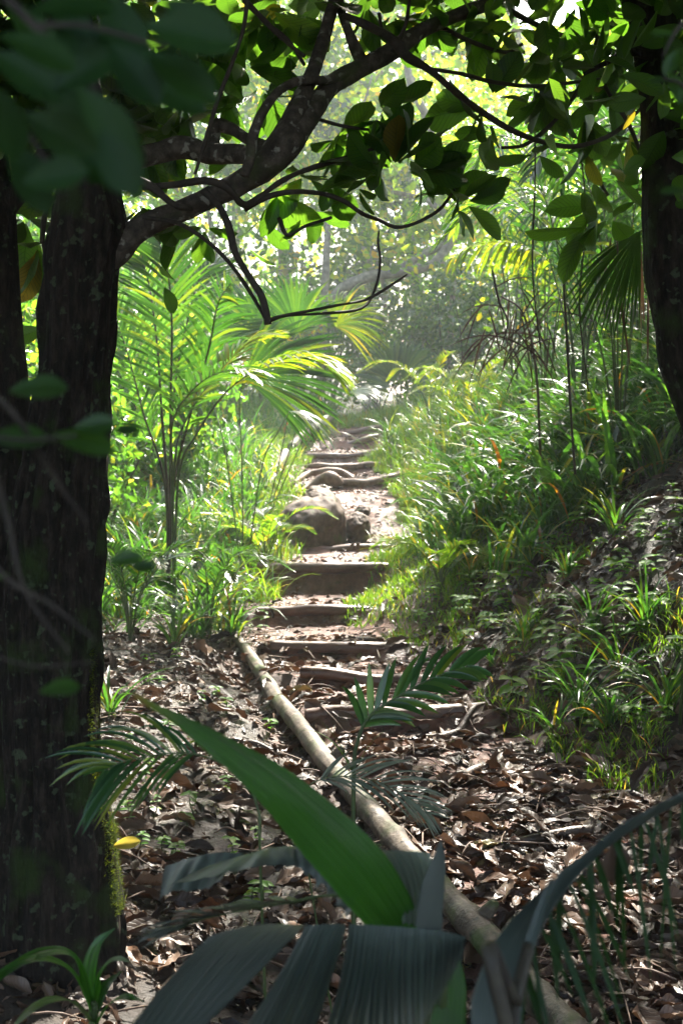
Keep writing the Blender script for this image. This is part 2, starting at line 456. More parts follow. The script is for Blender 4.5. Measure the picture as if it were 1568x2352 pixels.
M_bark = solid_mat('dark_bark', (.004, .003, .002), (.017, .012, .009), (.045, .033, .024), scale=38, stretch=(1, 1, .3), rough=.9, bump=1.0, dist=.035, spots=(.055, .068, .038), spot_scale=30, spot_th=.60, moss=(.026, .042, .010), moss_th=.54, spec=.2)
M_bark2 = solid_mat('mottled_bark', (.022, .017, .013), (.060, .047, .036), (.13, .108, .085), scale=30, rough=.85, bump=.8, dist=.008, spots=(.26, .25, .21), spot_scale=26, spot_th=.6, moss=(.05, .065, .02), moss_th=.58)
M_barkpale = solid_mat('pale_bark', (.12, .10, .08), (.22, .19, .15), (.36, .32, .26), scale=10, rough=.9, bump=.6, dist=.02)
M_twig = solid_mat('twig_bark', (.02, .015, .011), (.06, .045, .033), scale=40, rough=.8, bump=.5, dist=.003)
M_log = solid_mat('weathered_log', (.030, .020, .013), (.085, .062, .042), (.19, .15, .11), scale=19, rough=.7, bump=1.0, dist=.012, spots=(.025, .02, .015), spot_scale=22, spot_th=.6, moss=(.055, .075, .02), moss_th=.50, rough2=.45)
M_step = solid_mat('wet_step_wood', (.040, .017, .010), (.10, .045, .026), (.19, .105, .066), scale=22, stretch=(.3, 1, 1), rough=.5, bump=.8, dist=.008, rough2=.25, spec=.6)
M_deadwood = solid_mat('dark_deadwood', (.02, .013, .009), (.06, .038, .026), (.13, .09, .065), scale=22, rough=.5, bump=1.0, dist=.01, rough2=.3)
M_root = solid_mat('root_bark', (.07, .038, .025), (.17, .105, .07), (.28, .19, .135), scale=18, rough=.6, bump=.6, dist=.006)
M_rock = solid_mat('mossy_rock', (.035, .021, .014), (.085, .052, .034), (.15, .10, .068), scale=14, rough=.75, bump=.7, dist=.01, moss=(.055, .07, .015), moss_th=.56)
M_stem = solid_mat('green_stem', (.03, .05, .015), (.08, .11, .03), scale=30, rough=.5, bump=.2, dist=.002)
M_stemd = solid_mat('dark_stem', (.02, .014, .010), (.06, .05, .03), scale=30, rough=.6, bump=.3, dist=.003)
M_hollowshade = solid_mat('hollow_shade', (.008, .006, .004), (.015, .010, .007), scale=30, rough=.9, bump=.2, dist=.002)  # near-black colour for the shade inside the log end

def ground_mat():
    m, t, out = newmat('forest_soil')
    gm = N(t, 'ShaderNodeNewGeometry')
    at = N(t, 'ShaderNodeAttribute', attribute_name='var')
    def noise(sc, det=8, rg=.6):
        n = N(t, 'ShaderNodeTexNoise'); n.inputs['Scale'].default_value = sc; n.inputs['Detail'].default_value = det; n.inputs['Roughness'].default_value = rg
        t.links.new(gm.outputs['Position'], n.inputs['Vector']); return n
    n1 = noise(7, 10, .7); n2 = noise(45, 6, .7); n3 = noise(2.2, 4)
    soil = ramp(t, [(.3, (.04, .015, .009)), (.5, (.12, .045, .026)), (.68, (.22, .095, .06))])
    hum = ramp(t, [(.3, (.012, .008, .005)), (.5, (.035, .021, .012)), (.7, (.075, .048, .028))])
    t.links.new(n1.outputs['Fac'], soil.inputs[0]); t.links.new(n1.outputs['Fac'], hum.inputs[0])
    mx = N(t, 'ShaderNodeMix', data_type='RGBA'); t.links.new(at.outputs['Fac'], mx.inputs[0])
    t.links.new(hum.outputs[0], mx.inputs[6]); t.links.new(soil.outputs[0], mx.inputs[7])
    pb = N(t, 'ShaderNodeBsdfPrincipled'); pb.inputs['Specular IOR Level'].default_value = .6
    t.links.new(mx.outputs[2], pb.inputs['Base Color'])
    r4 = N(t, 'ShaderNodeMapRange'); r4.inputs[1].default_value = .45; r4.inputs[2].default_value = .58; r4.inputs[3].default_value = .75; r4.inputs[4].default_value = .22
    t.links.new(n3.outputs['Fac'], r4.inputs[0]); t.links.new(r4.outputs[0], pb.inputs['Roughness'])
    ad = N(t, 'ShaderNodeMath', operation='ADD'); t.links.new(n1.outputs['Fac'], ad.inputs[0])
    sc = N(t, 'ShaderNodeMath', operation='MULTIPLY', i_1=.5); t.links.new(n2.outputs['Fac'], sc.inputs[0]); t.links.new(sc.outputs[0], ad.inputs[1])
    bp = N(t, 'ShaderNodeBump'); bp.inputs['Strength'].default_value = 1.0; bp.inputs['Distance'].default_value = .03
    t.links.new(ad.outputs[0], bp.inputs['Height']); t.links.new(bp.outputs[0], pb.inputs['Normal'])
    t.links.new(pb.outputs[0], out.inputs[0])
    return m

# ------------------------------------------------------------------ terrain
PZ = np.array([(-80, -9), (-5, -.75), (3, -.14), (4.2, 0.0), (5.6, .22), (7.3, .36), (7.38, .475), (8.24, .465), (8.32, .54), (9.24, .53), (9.32, .615), (10.74, .635),
               (10.84, .765), (12.42, .79), (12.52, 1.03), (13.52, 1.11), (13.62, 1.16), (14.2, 1.2), (15.2, 1.52), (15.8, 1.70), (16.3, 1.76), (16.45, 1.85), (17.9, 1.98), (18.05, 2.06),
               (19.4, 2.16), (19.55, 2.28), (21.4, 2.44), (21.55, 2.57), (22.9, 2.70), (23.05, 2.82), (25, 3.08), (28, 3.3), (35, 4.2), (60, 10), (170, 36)])
XC = np.array([(-80, 3), (-5, 2), (3, 1.4), (4.2, 1.15), (5.6, .8), (6.6, .55), (7.4, .3), (8.3, .19), (9.3, .02), (10.8, -.2), (12.5, -.19), (13.6, .06), (16.5, 0), (18, -.1), (20, -.15), (21.5, .15), (23, .3), (25, .5), (30, 1.2), (170, 8)])
HW = np.array([(-80, .7), (4.2, .60), (5.6, .48), (6.6, .44), (7.4, .45), (8.3, .43), (9.3, .5), (10.8, .46), (12.5, .54), (13.6, .54), (16.5, .74), (18, .64), (20, .62), (21.5, .48), (23, .42), (25, .4), (30, .25), (170, .2)])
_ys = np.linspace(-80, 170, 5001)
_zs = np.interp(_ys, PZ[:, 0], PZ[:, 1])
_k = np.ones(31) / 31
_zsm = np.convolve(np.pad(_zs, 15, 'edge'), _k, 'valid')
_k2 = np.ones(15) / 15
def pz_s(y): return np.interp(y, PZ[:, 0], PZ[:, 1])
def pz_m(y): return np.interp(y, _ys, _zsm)
def xc(y): return np.interp(y, XC[:, 0], XC[:, 1])
def hw(y): return np.interp(y, HW[:, 0], HW[:, 1])

def ground(x, y):
    x = np.asarray(x, float); y = np.asarray(y, float)
    wob = .22 * vn(np.stack([y * 1.1, y * 0], -1), 61) + .10 * vn(np.stack([y * 3.7, y * 0], -1), 62)
    t = x - xc(y) - hw(y) - wob; l = xc(y) - hw(y) - x + wob * .6
    inp = 1 - sstep(-.02, .22, np.maximum(t, l))
    z = pz_s(y) * inp + pz_m(y) * (1 - inp)
    tp = np.maximum(t, 0)
    slope = np.interp(y, [3, 5.5, 7.5, 12, 17, 22, 30], [.34, .56, .78, .74, .6, .5, .3])
    r = slope * (np.sqrt(tp ** 2 + .03) - .173)
    r = np.where(r > 2.2, 2.2 + (r - 2.2) * .35, r)
    r = np.minimum(r, 2.2 + 0.1 * tp)
    lp = np.maximum(l, 0)
    q = -.10 * np.exp(-((lp - .22) / .16) ** 2) * (1 - sstep(8.5, 10, y)) + .10 * np.minimum(lp, 3) - .05 * np.maximum(lp - 3, 0)
    q = np.maximum(q, -1.5)
    n = fbm(np.stack([x * 2.3, y * 2.3], -1), 3, 4) * .07 * (1 - .6 * inp) + fbm(np.stack([x * .35, y * .35], -1), 9, 3) * .35 * sstep(1.2, 5, np.maximum(t, l))
    n = n + fbm(np.stack([x * 11, y * 11], -1), 31, 3) * .016
    lx_ = np.interp(y, [3.55, 3.95, 4.62, 5.5, 6.6, 7.3, 8.1, 9.6], [.69, .62, .45, .195, -.07, -.23, -.39, -.70])
    n = n + .035 * np.exp(-((x - lx_) / .10) ** 2) * (y < 9.6)
    return z + r + np.where(l > 0, q, 0) + n

def gpt(x, y): return np.array([x, y, float(ground(x, y))])
def gN(x, y):
    e = .05
    dx = (ground(x + e, y) - ground(x - e, y)) / (2 * e); dy = (ground(x, y + e) - ground(x, y - e)) / (2 * e)
    return nrm(np.stack([-dx, -dy, np.ones_like(dx)], -1))

def uv2ground(u, v, dmin=3.0, dmax=30.0):
    """where the sight line through (u, v) first meets the terrain"""
    d = np.linspace(dmin, dmax, 1500)
    x = (u - 784) / F * d; z = CAMZ - (v - 1176) / F * d
    g = ground(x, d)
    k = np.argmax(g > z)
    return gpt(x[k], d[k])

def axis(lo, a, b, hi, step, growth=1.22):
    core = list(np.arange(a, b + 1e-6, step))
    s, p = step, b
    R = []
    while p < hi: s *= growth; p += s; R.append(min(p, hi))
    s, p = step, a
    L = []
    while p > lo: s *= growth; p -= s; L.append(max(p, lo))
    return np.array(L[::-1] + core + R)

gx = axis(-110, -2.6, 3.6, 110, .05); gy = axis(-60, 3.2, 26, 150, .035)
X, Y = np.meshgrid(gx, gy, indexing='ij')
Z = ground(X, Y)
mb = MB()
tt = np.maximum(X - xc(Y) - hw(Y), xc(Y) - hw(Y) - X)
var = 1 - sstep(-.05, .35, tt + .25 * fbm(np.stack([X * 3, Y * 3], -1), 77, 3))
fc = grid_faces(len(gx), len(gy))[:, ::-1]
mb.add(np.stack([X, Y, Z], -1).reshape(-1, 3), fc, var.ravel())
tag(mb.build('ground', ground_mat()), 'reddish brown forest soil with a trodden dirt path climbing between banks', None, None, 'structure')

# ------------------------------------------------------------------ haze
def haze():
    m, t, out = newmat('haze_air')
    pv = N(t, 'ShaderNodeVolumePrincipled'); pv.inputs['Color'].default_value = (.93, .97, 1, 1); pv.inputs['Density'].default_value = HAZE
    pv.inputs['Anisotropy'].default_value = .45
    t.links.new(pv.outputs[0], out.inputs['Volume'])
    mb = MB()
    a, b = np.array([-115, -65, -45.]), np.array([115, 155, 60.])
    v = np.array([[(a, b)[i][0], (a, b)[j][1], (a, b)[k][2]] for i in (0, 1) for j in (0, 1) for k in (0, 1)])
    f = np.array([[0, 1, 3, 2], [4, 6, 7, 5], [0, 4, 5, 1], [2, 3, 7, 6], [0, 2, 6, 4], [1, 5, 7, 3]])
    mb.add(v, f)
    tag(mb.build('haze', m, smooth=False), 'pale sunlit haze hanging in the forest air', None, None, 'stuff')
HAZE = 0.0019

# ------------------------------------------------------------------ logs, steps, roots, rocks
def clod(p): return [*p[:3], p[3]]
def px_tube(pts):  # (u, v, depth, radius in frame px) -> world
    return np.array([[*P(u, v, d), r * d / F] for u, v, d, r in pts])

EDGE = [(545, 1462, 9.6, 15), (575, 1505, 9.0, 19), (625, 1585, 8.1, 26), (680, 1655, 7.3, 29), (750, 1745, 6.6, 31), (815, 1822, 6.05, 34), (900, 1915, 5.5, 38), (1000, 2018, 5.02, 42), (1100, 2125, 4.62, 47), (1200, 2235, 4.28, 50), (1300, 2352, 3.95, 54), (1420, 2500, 3.55, 58)]
ep = px_tube(EDGE); ep[:, 3] *= .70; ep[:, 2] -= .012
ep = spl(ep, 150); tl = np.linspace(0, 1, 150)
ep[:, 0] += .007 * vn(np.stack([tl * 14, tl * 0], -1), 5); ep[:, 2] += .006 * vn(np.stack([tl * 11, tl * 0], -1), 6)
for kc in (.18, .37, .55, .71, .86): ep[:, 3] *= 1 + .22 * np.exp(-((tl - kc) / .012) ** 2)
mb = MB(); tube(mb, ep, 32, None, noise=.26, nscale=8, seed=4, ridges=.10)
for kk in (55, 107):
    q = ep[kk]; tube(mb, [[*q[:3], .03], [q[0] + .05, q[1] - .02, q[2] + .06, .024], [q[0] + .065, q[1] - .03, q[2] + .085, .016]], 10, 8, noise=.3)
tag(mb.build('edging_log', M_log), 'long pale mossy log edging the left side of the path in front', 'log')
e = empty('edging_log', P(607, 1127, 15.7), 'short hollow ended log edging the path beside the boulder', 'log')
mb = MB(); tube(mb, px_tube([(607, 1128, 15.7, 13), (623, 1100, 16.3, 13), (640, 1070, 17.1, 12.5), (655, 1042, 18, 12)]), 20, 30, noise=.12, seed=8, cap=False); mb.build('bark', M_log, e)
mb = MB(); c = P(607, 1128, 15.72); dr = nrm(P(623, 1100, 16.3) - c); tube(mb, [[*(c + dr * .02), .052], [*(c + dr * .03), .052]], 20); mb.build('hollow_shade_disc', M_hollowshade, e)  # flat near-black disc painted as the dark inside of the log
mb = MB(); tube(mb, px_tube([(668, 1027, 19.2, 9), (695, 1000, 20.5, 11), (720, 984, 21.6, 11), (748, 964, 23, 10), (760, 955, 24, 9)]), 18, 30, noise=.15, seed=9)
tag(mb.build('edging_log', M_log), 'far pale log edging the left side of the path near its crest', 'log')

STEPS = [  # u0,v0,u1,v1,y, r px, mid sag, label
    (700, 1632, 1115, 1612, 7.4, 19, 8, 'dark curved log step nearest the camera, running right into the leaf bank', 'nearest'),
    (690, 1543, 1010, 1562, 8.32, 16, 10, 'curved wet log step with curled dead leaves above it, second from the front', ''),
    (620, 1485, 965, 1490, 9.33, 14, 3, 'thin straight log step with a bright wet tread in front, third from the front', ''),
    (588, 1398, 866, 1396, 10.84, 13, -2, 'log step with a green seedling at its left end, fourth from the front', ''),
    (580, 1298, 892, 1297, 12.52, 13, 2, 'log step topping the tallest dark riser of the stair', ''),
    (690, 1262, 925, 1250, 13.62, 10, -3, 'slim log step held by a peg just below the boulder', ''),
    (797, 1020, 868, 998, 21.55, 9, 0, 'short slanting log step near the top of the path', ''),
    (797, 997, 875, 981, 23.05, 8, 0, 'uppermost short log step where the path disappears', ''),
    (690, 1042, 905, 1026, 19.55, 8, 6, 'low earth covered log step between the roots and the path crest', '')]
for i, (u0, v0, u1, v1, y, r, sag, lab, _) in enumerate(STEPS):
    a, b, m_ = P(u0, v0 + r, y), P(u1, v1 + r, y + .05), P((u0 + u1) / 2, (v0 + v1) / 2 + sag + r, y - .03)
    rr = r * y / F
    zt = min(float(ground(a[0] + .1, y + .16)), float(ground(b[0] - .1, y + .16)), float(ground(m_[0], y + .16)))
    for q_ in (a, b, m_): q_[2] += zt - .32 * rr - m_[2]
    q1 = a * .6 + m_ * .4 + RNG.normal(size=3) * .012; q2 = b * .6 + m_ * .4 + RNG.normal(size=3) * .012
    mb = MB(); tube(mb, [[*a, rr * .9], [*q1, rr], [*m_, rr * 1.03], [*q2, rr], [*b, rr * .75]], 20, 50, noise=.2, nscale=7, seed=20 + i, ridges=.08)
    tag(mb.build('step_log', M_step), lab, 'log step', 'log steps across the path')
mb = MB(); tube(mb, px_tube([(822, 1246, 13.5, 4.5), (822, 1278, 13.5, 4)]), 10, 6); tag(mb.build('wooden_peg', M_step), 'small wooden peg holding the slim log step below the boulder', 'peg')

def root_obj(pts, lab, sides=12, n=50, mat=None, nz=.25):
    pp = px_tube(pts)
    if pts[0][2] < 10:
        mat = M_deadwood
        pp = spl(pp, 24); pp[:, 3] *= .8
        for k in range(24): pp[k, 2] = float(ground(pp[k, 0], pp[k, 1])) + .75 * pp[k, 3]
        pp[:, 0] += .02 * vn(np.stack([np.arange(24) * .35, np.zeros(24)], -1), len(lab))
    mb = MB(); tube(mb, pp, sides, n, noise=nz, nscale=6, seed=len(lab))
    return tag(mb.build('tree_root', mat or M_root), lab, 'root', 'roots across the path')
root_obj([(700, 1072, 18.0, 4), (730, 1070, 17.9, 8), (765, 1073, 17.9, 8), (810, 1071, 18, 8), (862, 1067, 18.1, 7), (900, 1072, 18.3, 4)], 'upper pale root running straight across the path')
root_obj([(765, 1110, 16.4, 8), (800, 1108, 16.35, 10), (845, 1110, 16.4, 11), (898, 1098, 16.5, 10), (936, 1084, 16.9, 9), (972, 1052, 17.6, 5)], 'thick root sweeping up to the right above the boulder')
root_obj([(672, 1112, 16.4, 5), (700, 1092, 16.9, 8), (725, 1085, 17, 8), (768, 1082, 17, 9), (795, 1090, 17, 8), (812, 1100, 16.9, 4)], 'arched root looping over the path left of centre')
root_obj([(690, 1128, 16.1, 4), (715, 1112, 16.3, 8), (740, 1100, 16.35, 13), (757, 1098, 16.3, 17), (772, 1106, 16.3, 14), (785, 1114, 16.3, 7)], 'knobbly root swelling into a round burl above the boulder')
root_obj([(650, 1130, 15.9, 5), (690, 1135, 15.9, 7), (715, 1138, 15.8, 4)], 'short low root just behind the top of the boulder')
root_obj([(875, 1460, 9.6, 6), (850, 1468, 9.55, 9), (800, 1474, 9.5, 9), (760, 1468, 9.5, 6), (880, 1440, 9.9, 7)][:4], 'dark root lying under the big leaf on the fourth tread')
root_obj([(940, 1490, 9.0, 6), (1010, 1492, 8.8, 8), (1100, 1485, 8.7, 7), (1150, 1500, 8.6, 4)], 'thin root creeping out of the right bank beside the third step')
root_obj([(985, 1765, 6.35, 5), (1050, 1735, 6.4, 13), (1110, 1700, 6.6, 14), (1160, 1680, 6.8, 12), (1210, 1650, 7, 6)], 'dark root slanting across the path right of the palm seedling')
root_obj([(1110, 1905, 5.55, 5), (1180, 1890, 5.5, 13), (1260, 1872, 5.55, 14), (1340, 1855, 5.6, 14), (1400, 1840, 5.7, 8)], 'stout brown root lying across the near path at right')
root_obj([(470, 1690, 6.9, 5), (540, 1700, 6.9, 9), (620, 1694, 6.9, 8), (650, 1690, 6.9, 4)], 'dead brown stick lying left of the edging log')
root_obj([(930, 1655, 7.3, 5), (1000, 1650, 7.2, 10), (1060, 1640, 7.3, 11), (1140, 1610, 7.6, 6)], 'dark root half buried below the nearest step')
root_obj([(1180, 1985, 5.0, 4), (1300, 2010, 4.9, 6), (1420, 2030, 4.9, 5)], 'thin twig lying among the wet leaves of the near path')

def rock(name, c, rx, ry, rz, lab, seed, mat=M_rock, cut=None, tilt=0.0):
    n = 56
    th = np.linspace(0, np.pi, n); ph = np.linspace(0, 2 * np.pi, n * 2, endpoint=False)
    T, Ph = np.meshgrid(th, ph, indexing='ij')
    d = np.stack([np.sin(T) * np.cos(Ph), np.sin(T) * np.sin(Ph), np.cos(T)], -1)
    pw = d
    r = 1.04 + .26 * fbm(d * 1.6 + seed, seed, 3) + .045 * fbm(d * 7 + seed, seed + 3, 4)
    v = pw * r[..., None] * np.array([rx, ry, rz])
    v[..., 0] += tilt * v[..., 2]
    mb = MB(); mb.add((v + c).reshape(-1, 3), grid_faces(n, n * 2, True)[:, ::-1])
    return tag(mb.build(name, mat), lab, 'rock')
def rz_(u0, u1, v0, v1, d):  # box in frame -> centre, rx, rz
    c = P((u0 + u1) / 2, (v0 + v1) / 2, d); return c, (u1 - u0) / 2 * d / F, (v1 - v0) / 2 * d / F
c, rx, rz = rz_(628, 796, 1142, 1306, 14.05); rock('boulder', c, rx, .42, rz, 'large rounded brown boulder bulging beside the path above the steps', 3, tilt=.12)
c, rx, rz = rz_(700, 782, 1118, 1196, 14.35); rock('boulder', c, rx, .3, rz, 'darker mossy stone resting on the shoulder of the big boulder', 9, tilt=-.35)
c, rx, rz = rz_(792, 850, 1178, 1250, 14.2); rock('stone', c, rx, .2, rz, 'rough broken mossy stone right of the big boulder', 14)
c, rx, rz = rz_(815, 850, 1160, 1190, 14.5); rock('stone', c, rx, .13, rz, 'small smooth rounded stone behind the rough broken one', 18)
c, rx, rz = rz_(640, 700, 1240, 1300, 13.7); rock('stone', c, rx, .2, rz, 'low flat stone at the foot of the big boulder', 21)

# ------------------------------------------------------------------ near trees
T_simple = leaf_simple(); T_wide = leaf_simple(.55, .1, .15)
T_near = leaf_grid(.52, .12, .12, 9, 7)
T_near2 = leaf_grid(.46, .18, .22, 9, 7, wav=.05, seed=2)
T_near3 = leaf_grid(.60, -.08, .3, 9, 7, wav=.09, seed=6, obov=.3)
CAMP = np.array([0, 0, CAMZ])

def rosette(mb, p, ax, n, size, spread=1.0, tpls=(T_near, T_near2, T_near3), var=None):
    """leaves radiating from a twig end p with axis ax"""
    ax = nrm(ax); ref = nrm(np.cross(ax, [.3, .2, 1.0])); r2 = np.cross(ax, ref)
    a = np.arange(n) * 2.4 + RNG.random() * 6
    el = RNG.uniform(.15, 1.2, n) * spread
    d = ax[None] * np.cos(el)[:, None] + (ref[None] * np.cos(a)[:, None] + r2[None] * np.sin(a)[:, None]) * np.sin(el)[:, None]
    nn = ax[None] - d * np.sum(d * ax, -1, keepdims=True) + RNG.normal(size=(n, 3)) * .25
    k = RNG.integers(0, len(tpls), n)
    sz = size * RNG.uniform(.65, 1.15, n)
    for j, tp in enumerate(tpls):
        q = k == j
        inst(mb, tp, p[None] + d[q] * size * .12, d[q], nn[q], sz[q], None if var is None else var)

def branch(parent, pts, name='branch', mat=None, sides=10, n=40, nz=.18, rg=.05, seed=1):
    mb = MB(); c, r = tube(mb, px_tube(pts), sides, n, noise=nz, nscale=14, seed=seed, ridges=rg)
    mb.build(name, mat or M_bark2, parent); return c, r

# --- big left tree
D = 4.3
tree = empty('tree', [*P(150, 2250, D)[:2], .0], 'thick dark mossy trunked tree at left whose limbs arch over the path', 'tree')
mb = MB()
tr = [(150, 2450, D, 175), (150, 2330, D, 158), (148, 2230, D, 143), (138, 2100, D, 134), (135, 2000, D, 126), (135, 1930, D, 124), (128, 1800, D, 105), (118, 1650, D, 103), (120, 1450, D, 106), (128, 1250, D, 108), (148, 1050, D, 97), (170, 900, D, 84), (180, 750, D, 81), (190, 600, D, 84), (205, 520, D, 88), (200, 420, D, 72), (185, 300, D + .05, 62), (165, 150, D + .1, 55), (150, 0, D + .2, 50), (120, -300, D + .4, 42), (90, -700, D + .6, 30)]
tube(mb, px_tube(tr), 120, 420, noise=.15, nscale=3.0, seed=2, ridges=.24)
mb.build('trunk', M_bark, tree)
twig_pts = []
def keep(cr, k0=.35):
    c, r = cr; twig_pts.append(c[int(len(c) * k0):])
L1 = branch(tree, [(215, 590, D, 60), (262, 568, D, 44), (310, 533, D, 31), (360, 508, D, 27), (430, 478, D, 26), (500, 445, D, 26), (560, 415, D, 28), (610, 380, D, 33), (650, 342, D, 34), (690, 290, D + .05, 30), (725, 240, D + .1, 26), (770, 190, D + .15, 23), (840, 150, D + .2, 22), (900, 118, D + .25, 21), (960, 75, D + .3, 18), (1040, 38, D + .4, 16), (1120, 8, D + .5, 15), (1220, -40, D + .6, 13)], sides=20, n=110, seed=4)
L2 = branch(tree, [(185, 430, D, 45), (240, 395, D + .1, 32), (300, 368, D + .15, 26), (370, 350, D + .2, 25), (420, 338, D + .2, 27), (480, 352, D + .2, 24), (560, 355, D + .1, 22), (630, 362, D, 26)], sides=18, n=60, seed=7)
L3 = branch(tree, [(620, 355, D, 26), (655, 300, D, 24), (690, 232, D + .05, 21), (720, 160, D + .1, 17), (745, 80, D + .2, 15), (775, -30, D + .3, 13), (790, -150, D + .5, 10)], sides=16, n=60, seed=9)
L4 = branch(tree, [(560, 405, D - .1, 12), (575, 360, D - .1, 12), (582, 310, D - .1, 12), (605, 255, D - .1, 11), (640, 210, D - .05, 10), (690, 185, D, 10), (760, 182, D + .1, 11), (830, 152, D + .2, 11)], sides=12, n=50, seed=11)
L5 = branch(tree, [(490, 340, D + .3, 14), (495, 290, D + .3, 17), (530, 295, D + .3, 15), (570, 320, D + .25, 13), (610, 335, D + .2, 12)], sides=12, n=30, seed=13)
L6 = branch(tree, [(835, 150, D + .2, 16), (815, 110, D + .2, 14), (795, 60, D + .25, 11), (780, 10, D + .3, 11), (775, -60, D + .3, 10)], sides=12, n=30, seed=15)
TW = [
 [(470, 440, D - .2, 9), (500, 470, D - .25, 9), (525, 520, D - .3, 9), (540, 580, D - .3, 9), (575, 640, D - .3, 8), (600, 680, D - .3, 8), (612, 720, D - .3, 8), (615, 745, D - .3, 10)],
 [(614, 738, D - .3, 5), (640, 728, D - .3, 4), (700, 716, D - .25, 4), (770, 702, D - .2, 3.5), (840, 688, D - .1, 3), (890, 660, D, 3), (935, 630, D, 2)],
 [(615, 738, D - .3, 5), (660, 725, D - .25, 3), (740, 720, D - .2, 3), (830, 708, D - .1, 3), (862, 660, D, 3), (873, 600, D, 3), (868, 560, D, 3), (870, 530, D, 2)],
 [(330, 500, D - .1, 6), (400, 510, D - .15, 5), (450, 535, D - .2, 5), (500, 575, D - .2, 5), (540, 620, D - .2, 5), (580, 680, D - .25, 5), (612, 735, D - .3, 5)],
 [(560, 480, D - .1, 8), (620, 450, D - .1, 7), (680, 440, D - .1, 6), (740, 445, D, 6), (790, 462, D, 5), (830, 490, D, 5), (870, 505, D + .1, 5), (910, 522, D + .1, 5), (960, 510, D + .1, 4), (1010, 480, D + .1, 4), (1040, 440, D + .1, 3), (1060, 405, D + .1, 3)],
 [(572, -40, D - .4, 5), (560, 60, D - .4, 5), (535, 140, D - .4, 5), (500, 230, D - .4, 5), (470, 330, D - .4, 5), (448, 400, D - .4, 4)],
 [(700, 265, D + .1, 5), (790, 290, D + .1, 4), (870, 300, D + .2, 3)],
 [(790, 35, D, 9), (850, 62, D, 10), (900, 90, D + .1, 11), (935, 130, D + .1, 12), (985, 160, D + .15, 8), (1050, 215, D + .2, 7), (1110, 260, D + .3, 7), (1180, 302, D + .3, 7), (1260, 330, D + .4, 6), (1330, 335, D + .4, 6), (1410, 305, D + .5, 5), (1470, 250, D + .5, 4)],
 [(985, 158, D + .15, 5), (1060, 170, D + .2, 5), (1130, 188, D + .3, 5), (1220, 198, D + .4, 5), (1310, 190, D + .5, 4), (1380, 180, D + .6, 3)],
 [(1120, -10, D + .5, 8), (1180, 30, D + .5, 8), (1240, 60, D + .6, 7), (1300, 82, D + .6, 6), (1350, 60, D + .7, 5), (1370, 10, D + .7, 4)],
 [(1340, -40, D + .7, 7), (1372, 60, D + .7, 6), (1360, 130, D + .7, 6), (1330, 200, D + .6, 5), (1280, 270, D + .6, 5), (1210, 330, D + .5, 5), (1150, 340, D + .5, 4)],
 [(1360, 110, D + .7, 5), (1390, 200, D + .7, 5), (1440, 280, D + .7, 5), (1470, 350, D + .7, 4)],
 [(620, 60, D + .2, 5), (660, 90, D + .2, 4), (700, 150, D + .2, 4)],
 [(560, 0, D + .1, 6), (600, 40, D + .1, 6), (650, 90, D + .1, 5), (700, 130, D + .1, 5)],
 [(330, 430, D - .15, 7), (400, 425, D - .2, 9), (470, 415, D - .2, 9), (520, 430, D - .2, 9), (560, 470, D - .15, 9), (600, 450, D - .1, 7), (640, 420, D - .1, 7), (690, 395, D - .05, 6), (760, 372, D, 6), (820, 355, D, 5), (860, 340, D, 4)],
 [(300, 405, D - .2, 8), (350, 430, D - .2, 10), (400, 470, D - .25, 8), (440, 480, D - .2, 6)],
 [(640, 500, D + .1, 5), (660, 540, D + .1, 5), (700, 520, D + .1, 4), (760, 500, D + .2, 4)],
 [(1440, 130, D + .9, 5), (1380, 200, D + .9, 5), (1350, 290, D + .9, 5), (1360, 380, D + .9, 4), (1395, 450, D + .9, 4)],
 [(1010, 60, D + .4, 5), (1080, 95, D + .4, 5), (1160, 120, D + .5, 4), (1200, 100, D + .5, 4)],
 [(900, 120, D + .2, 5), (930, 60, D + .2, 4), (940, 0, D + .2, 4)],
 [(870, 30, D + .2, 4), (880, 80, D + .2, 3), (905, 110, D + .2, 3)],
]
for i, q in enumerate(TW):
    c = branch(tree, q, 'twig', M_twig, sides=8, n=36, nz=.35, rg=0, seed=40 + i); twig_pts.append(c[0][8:])

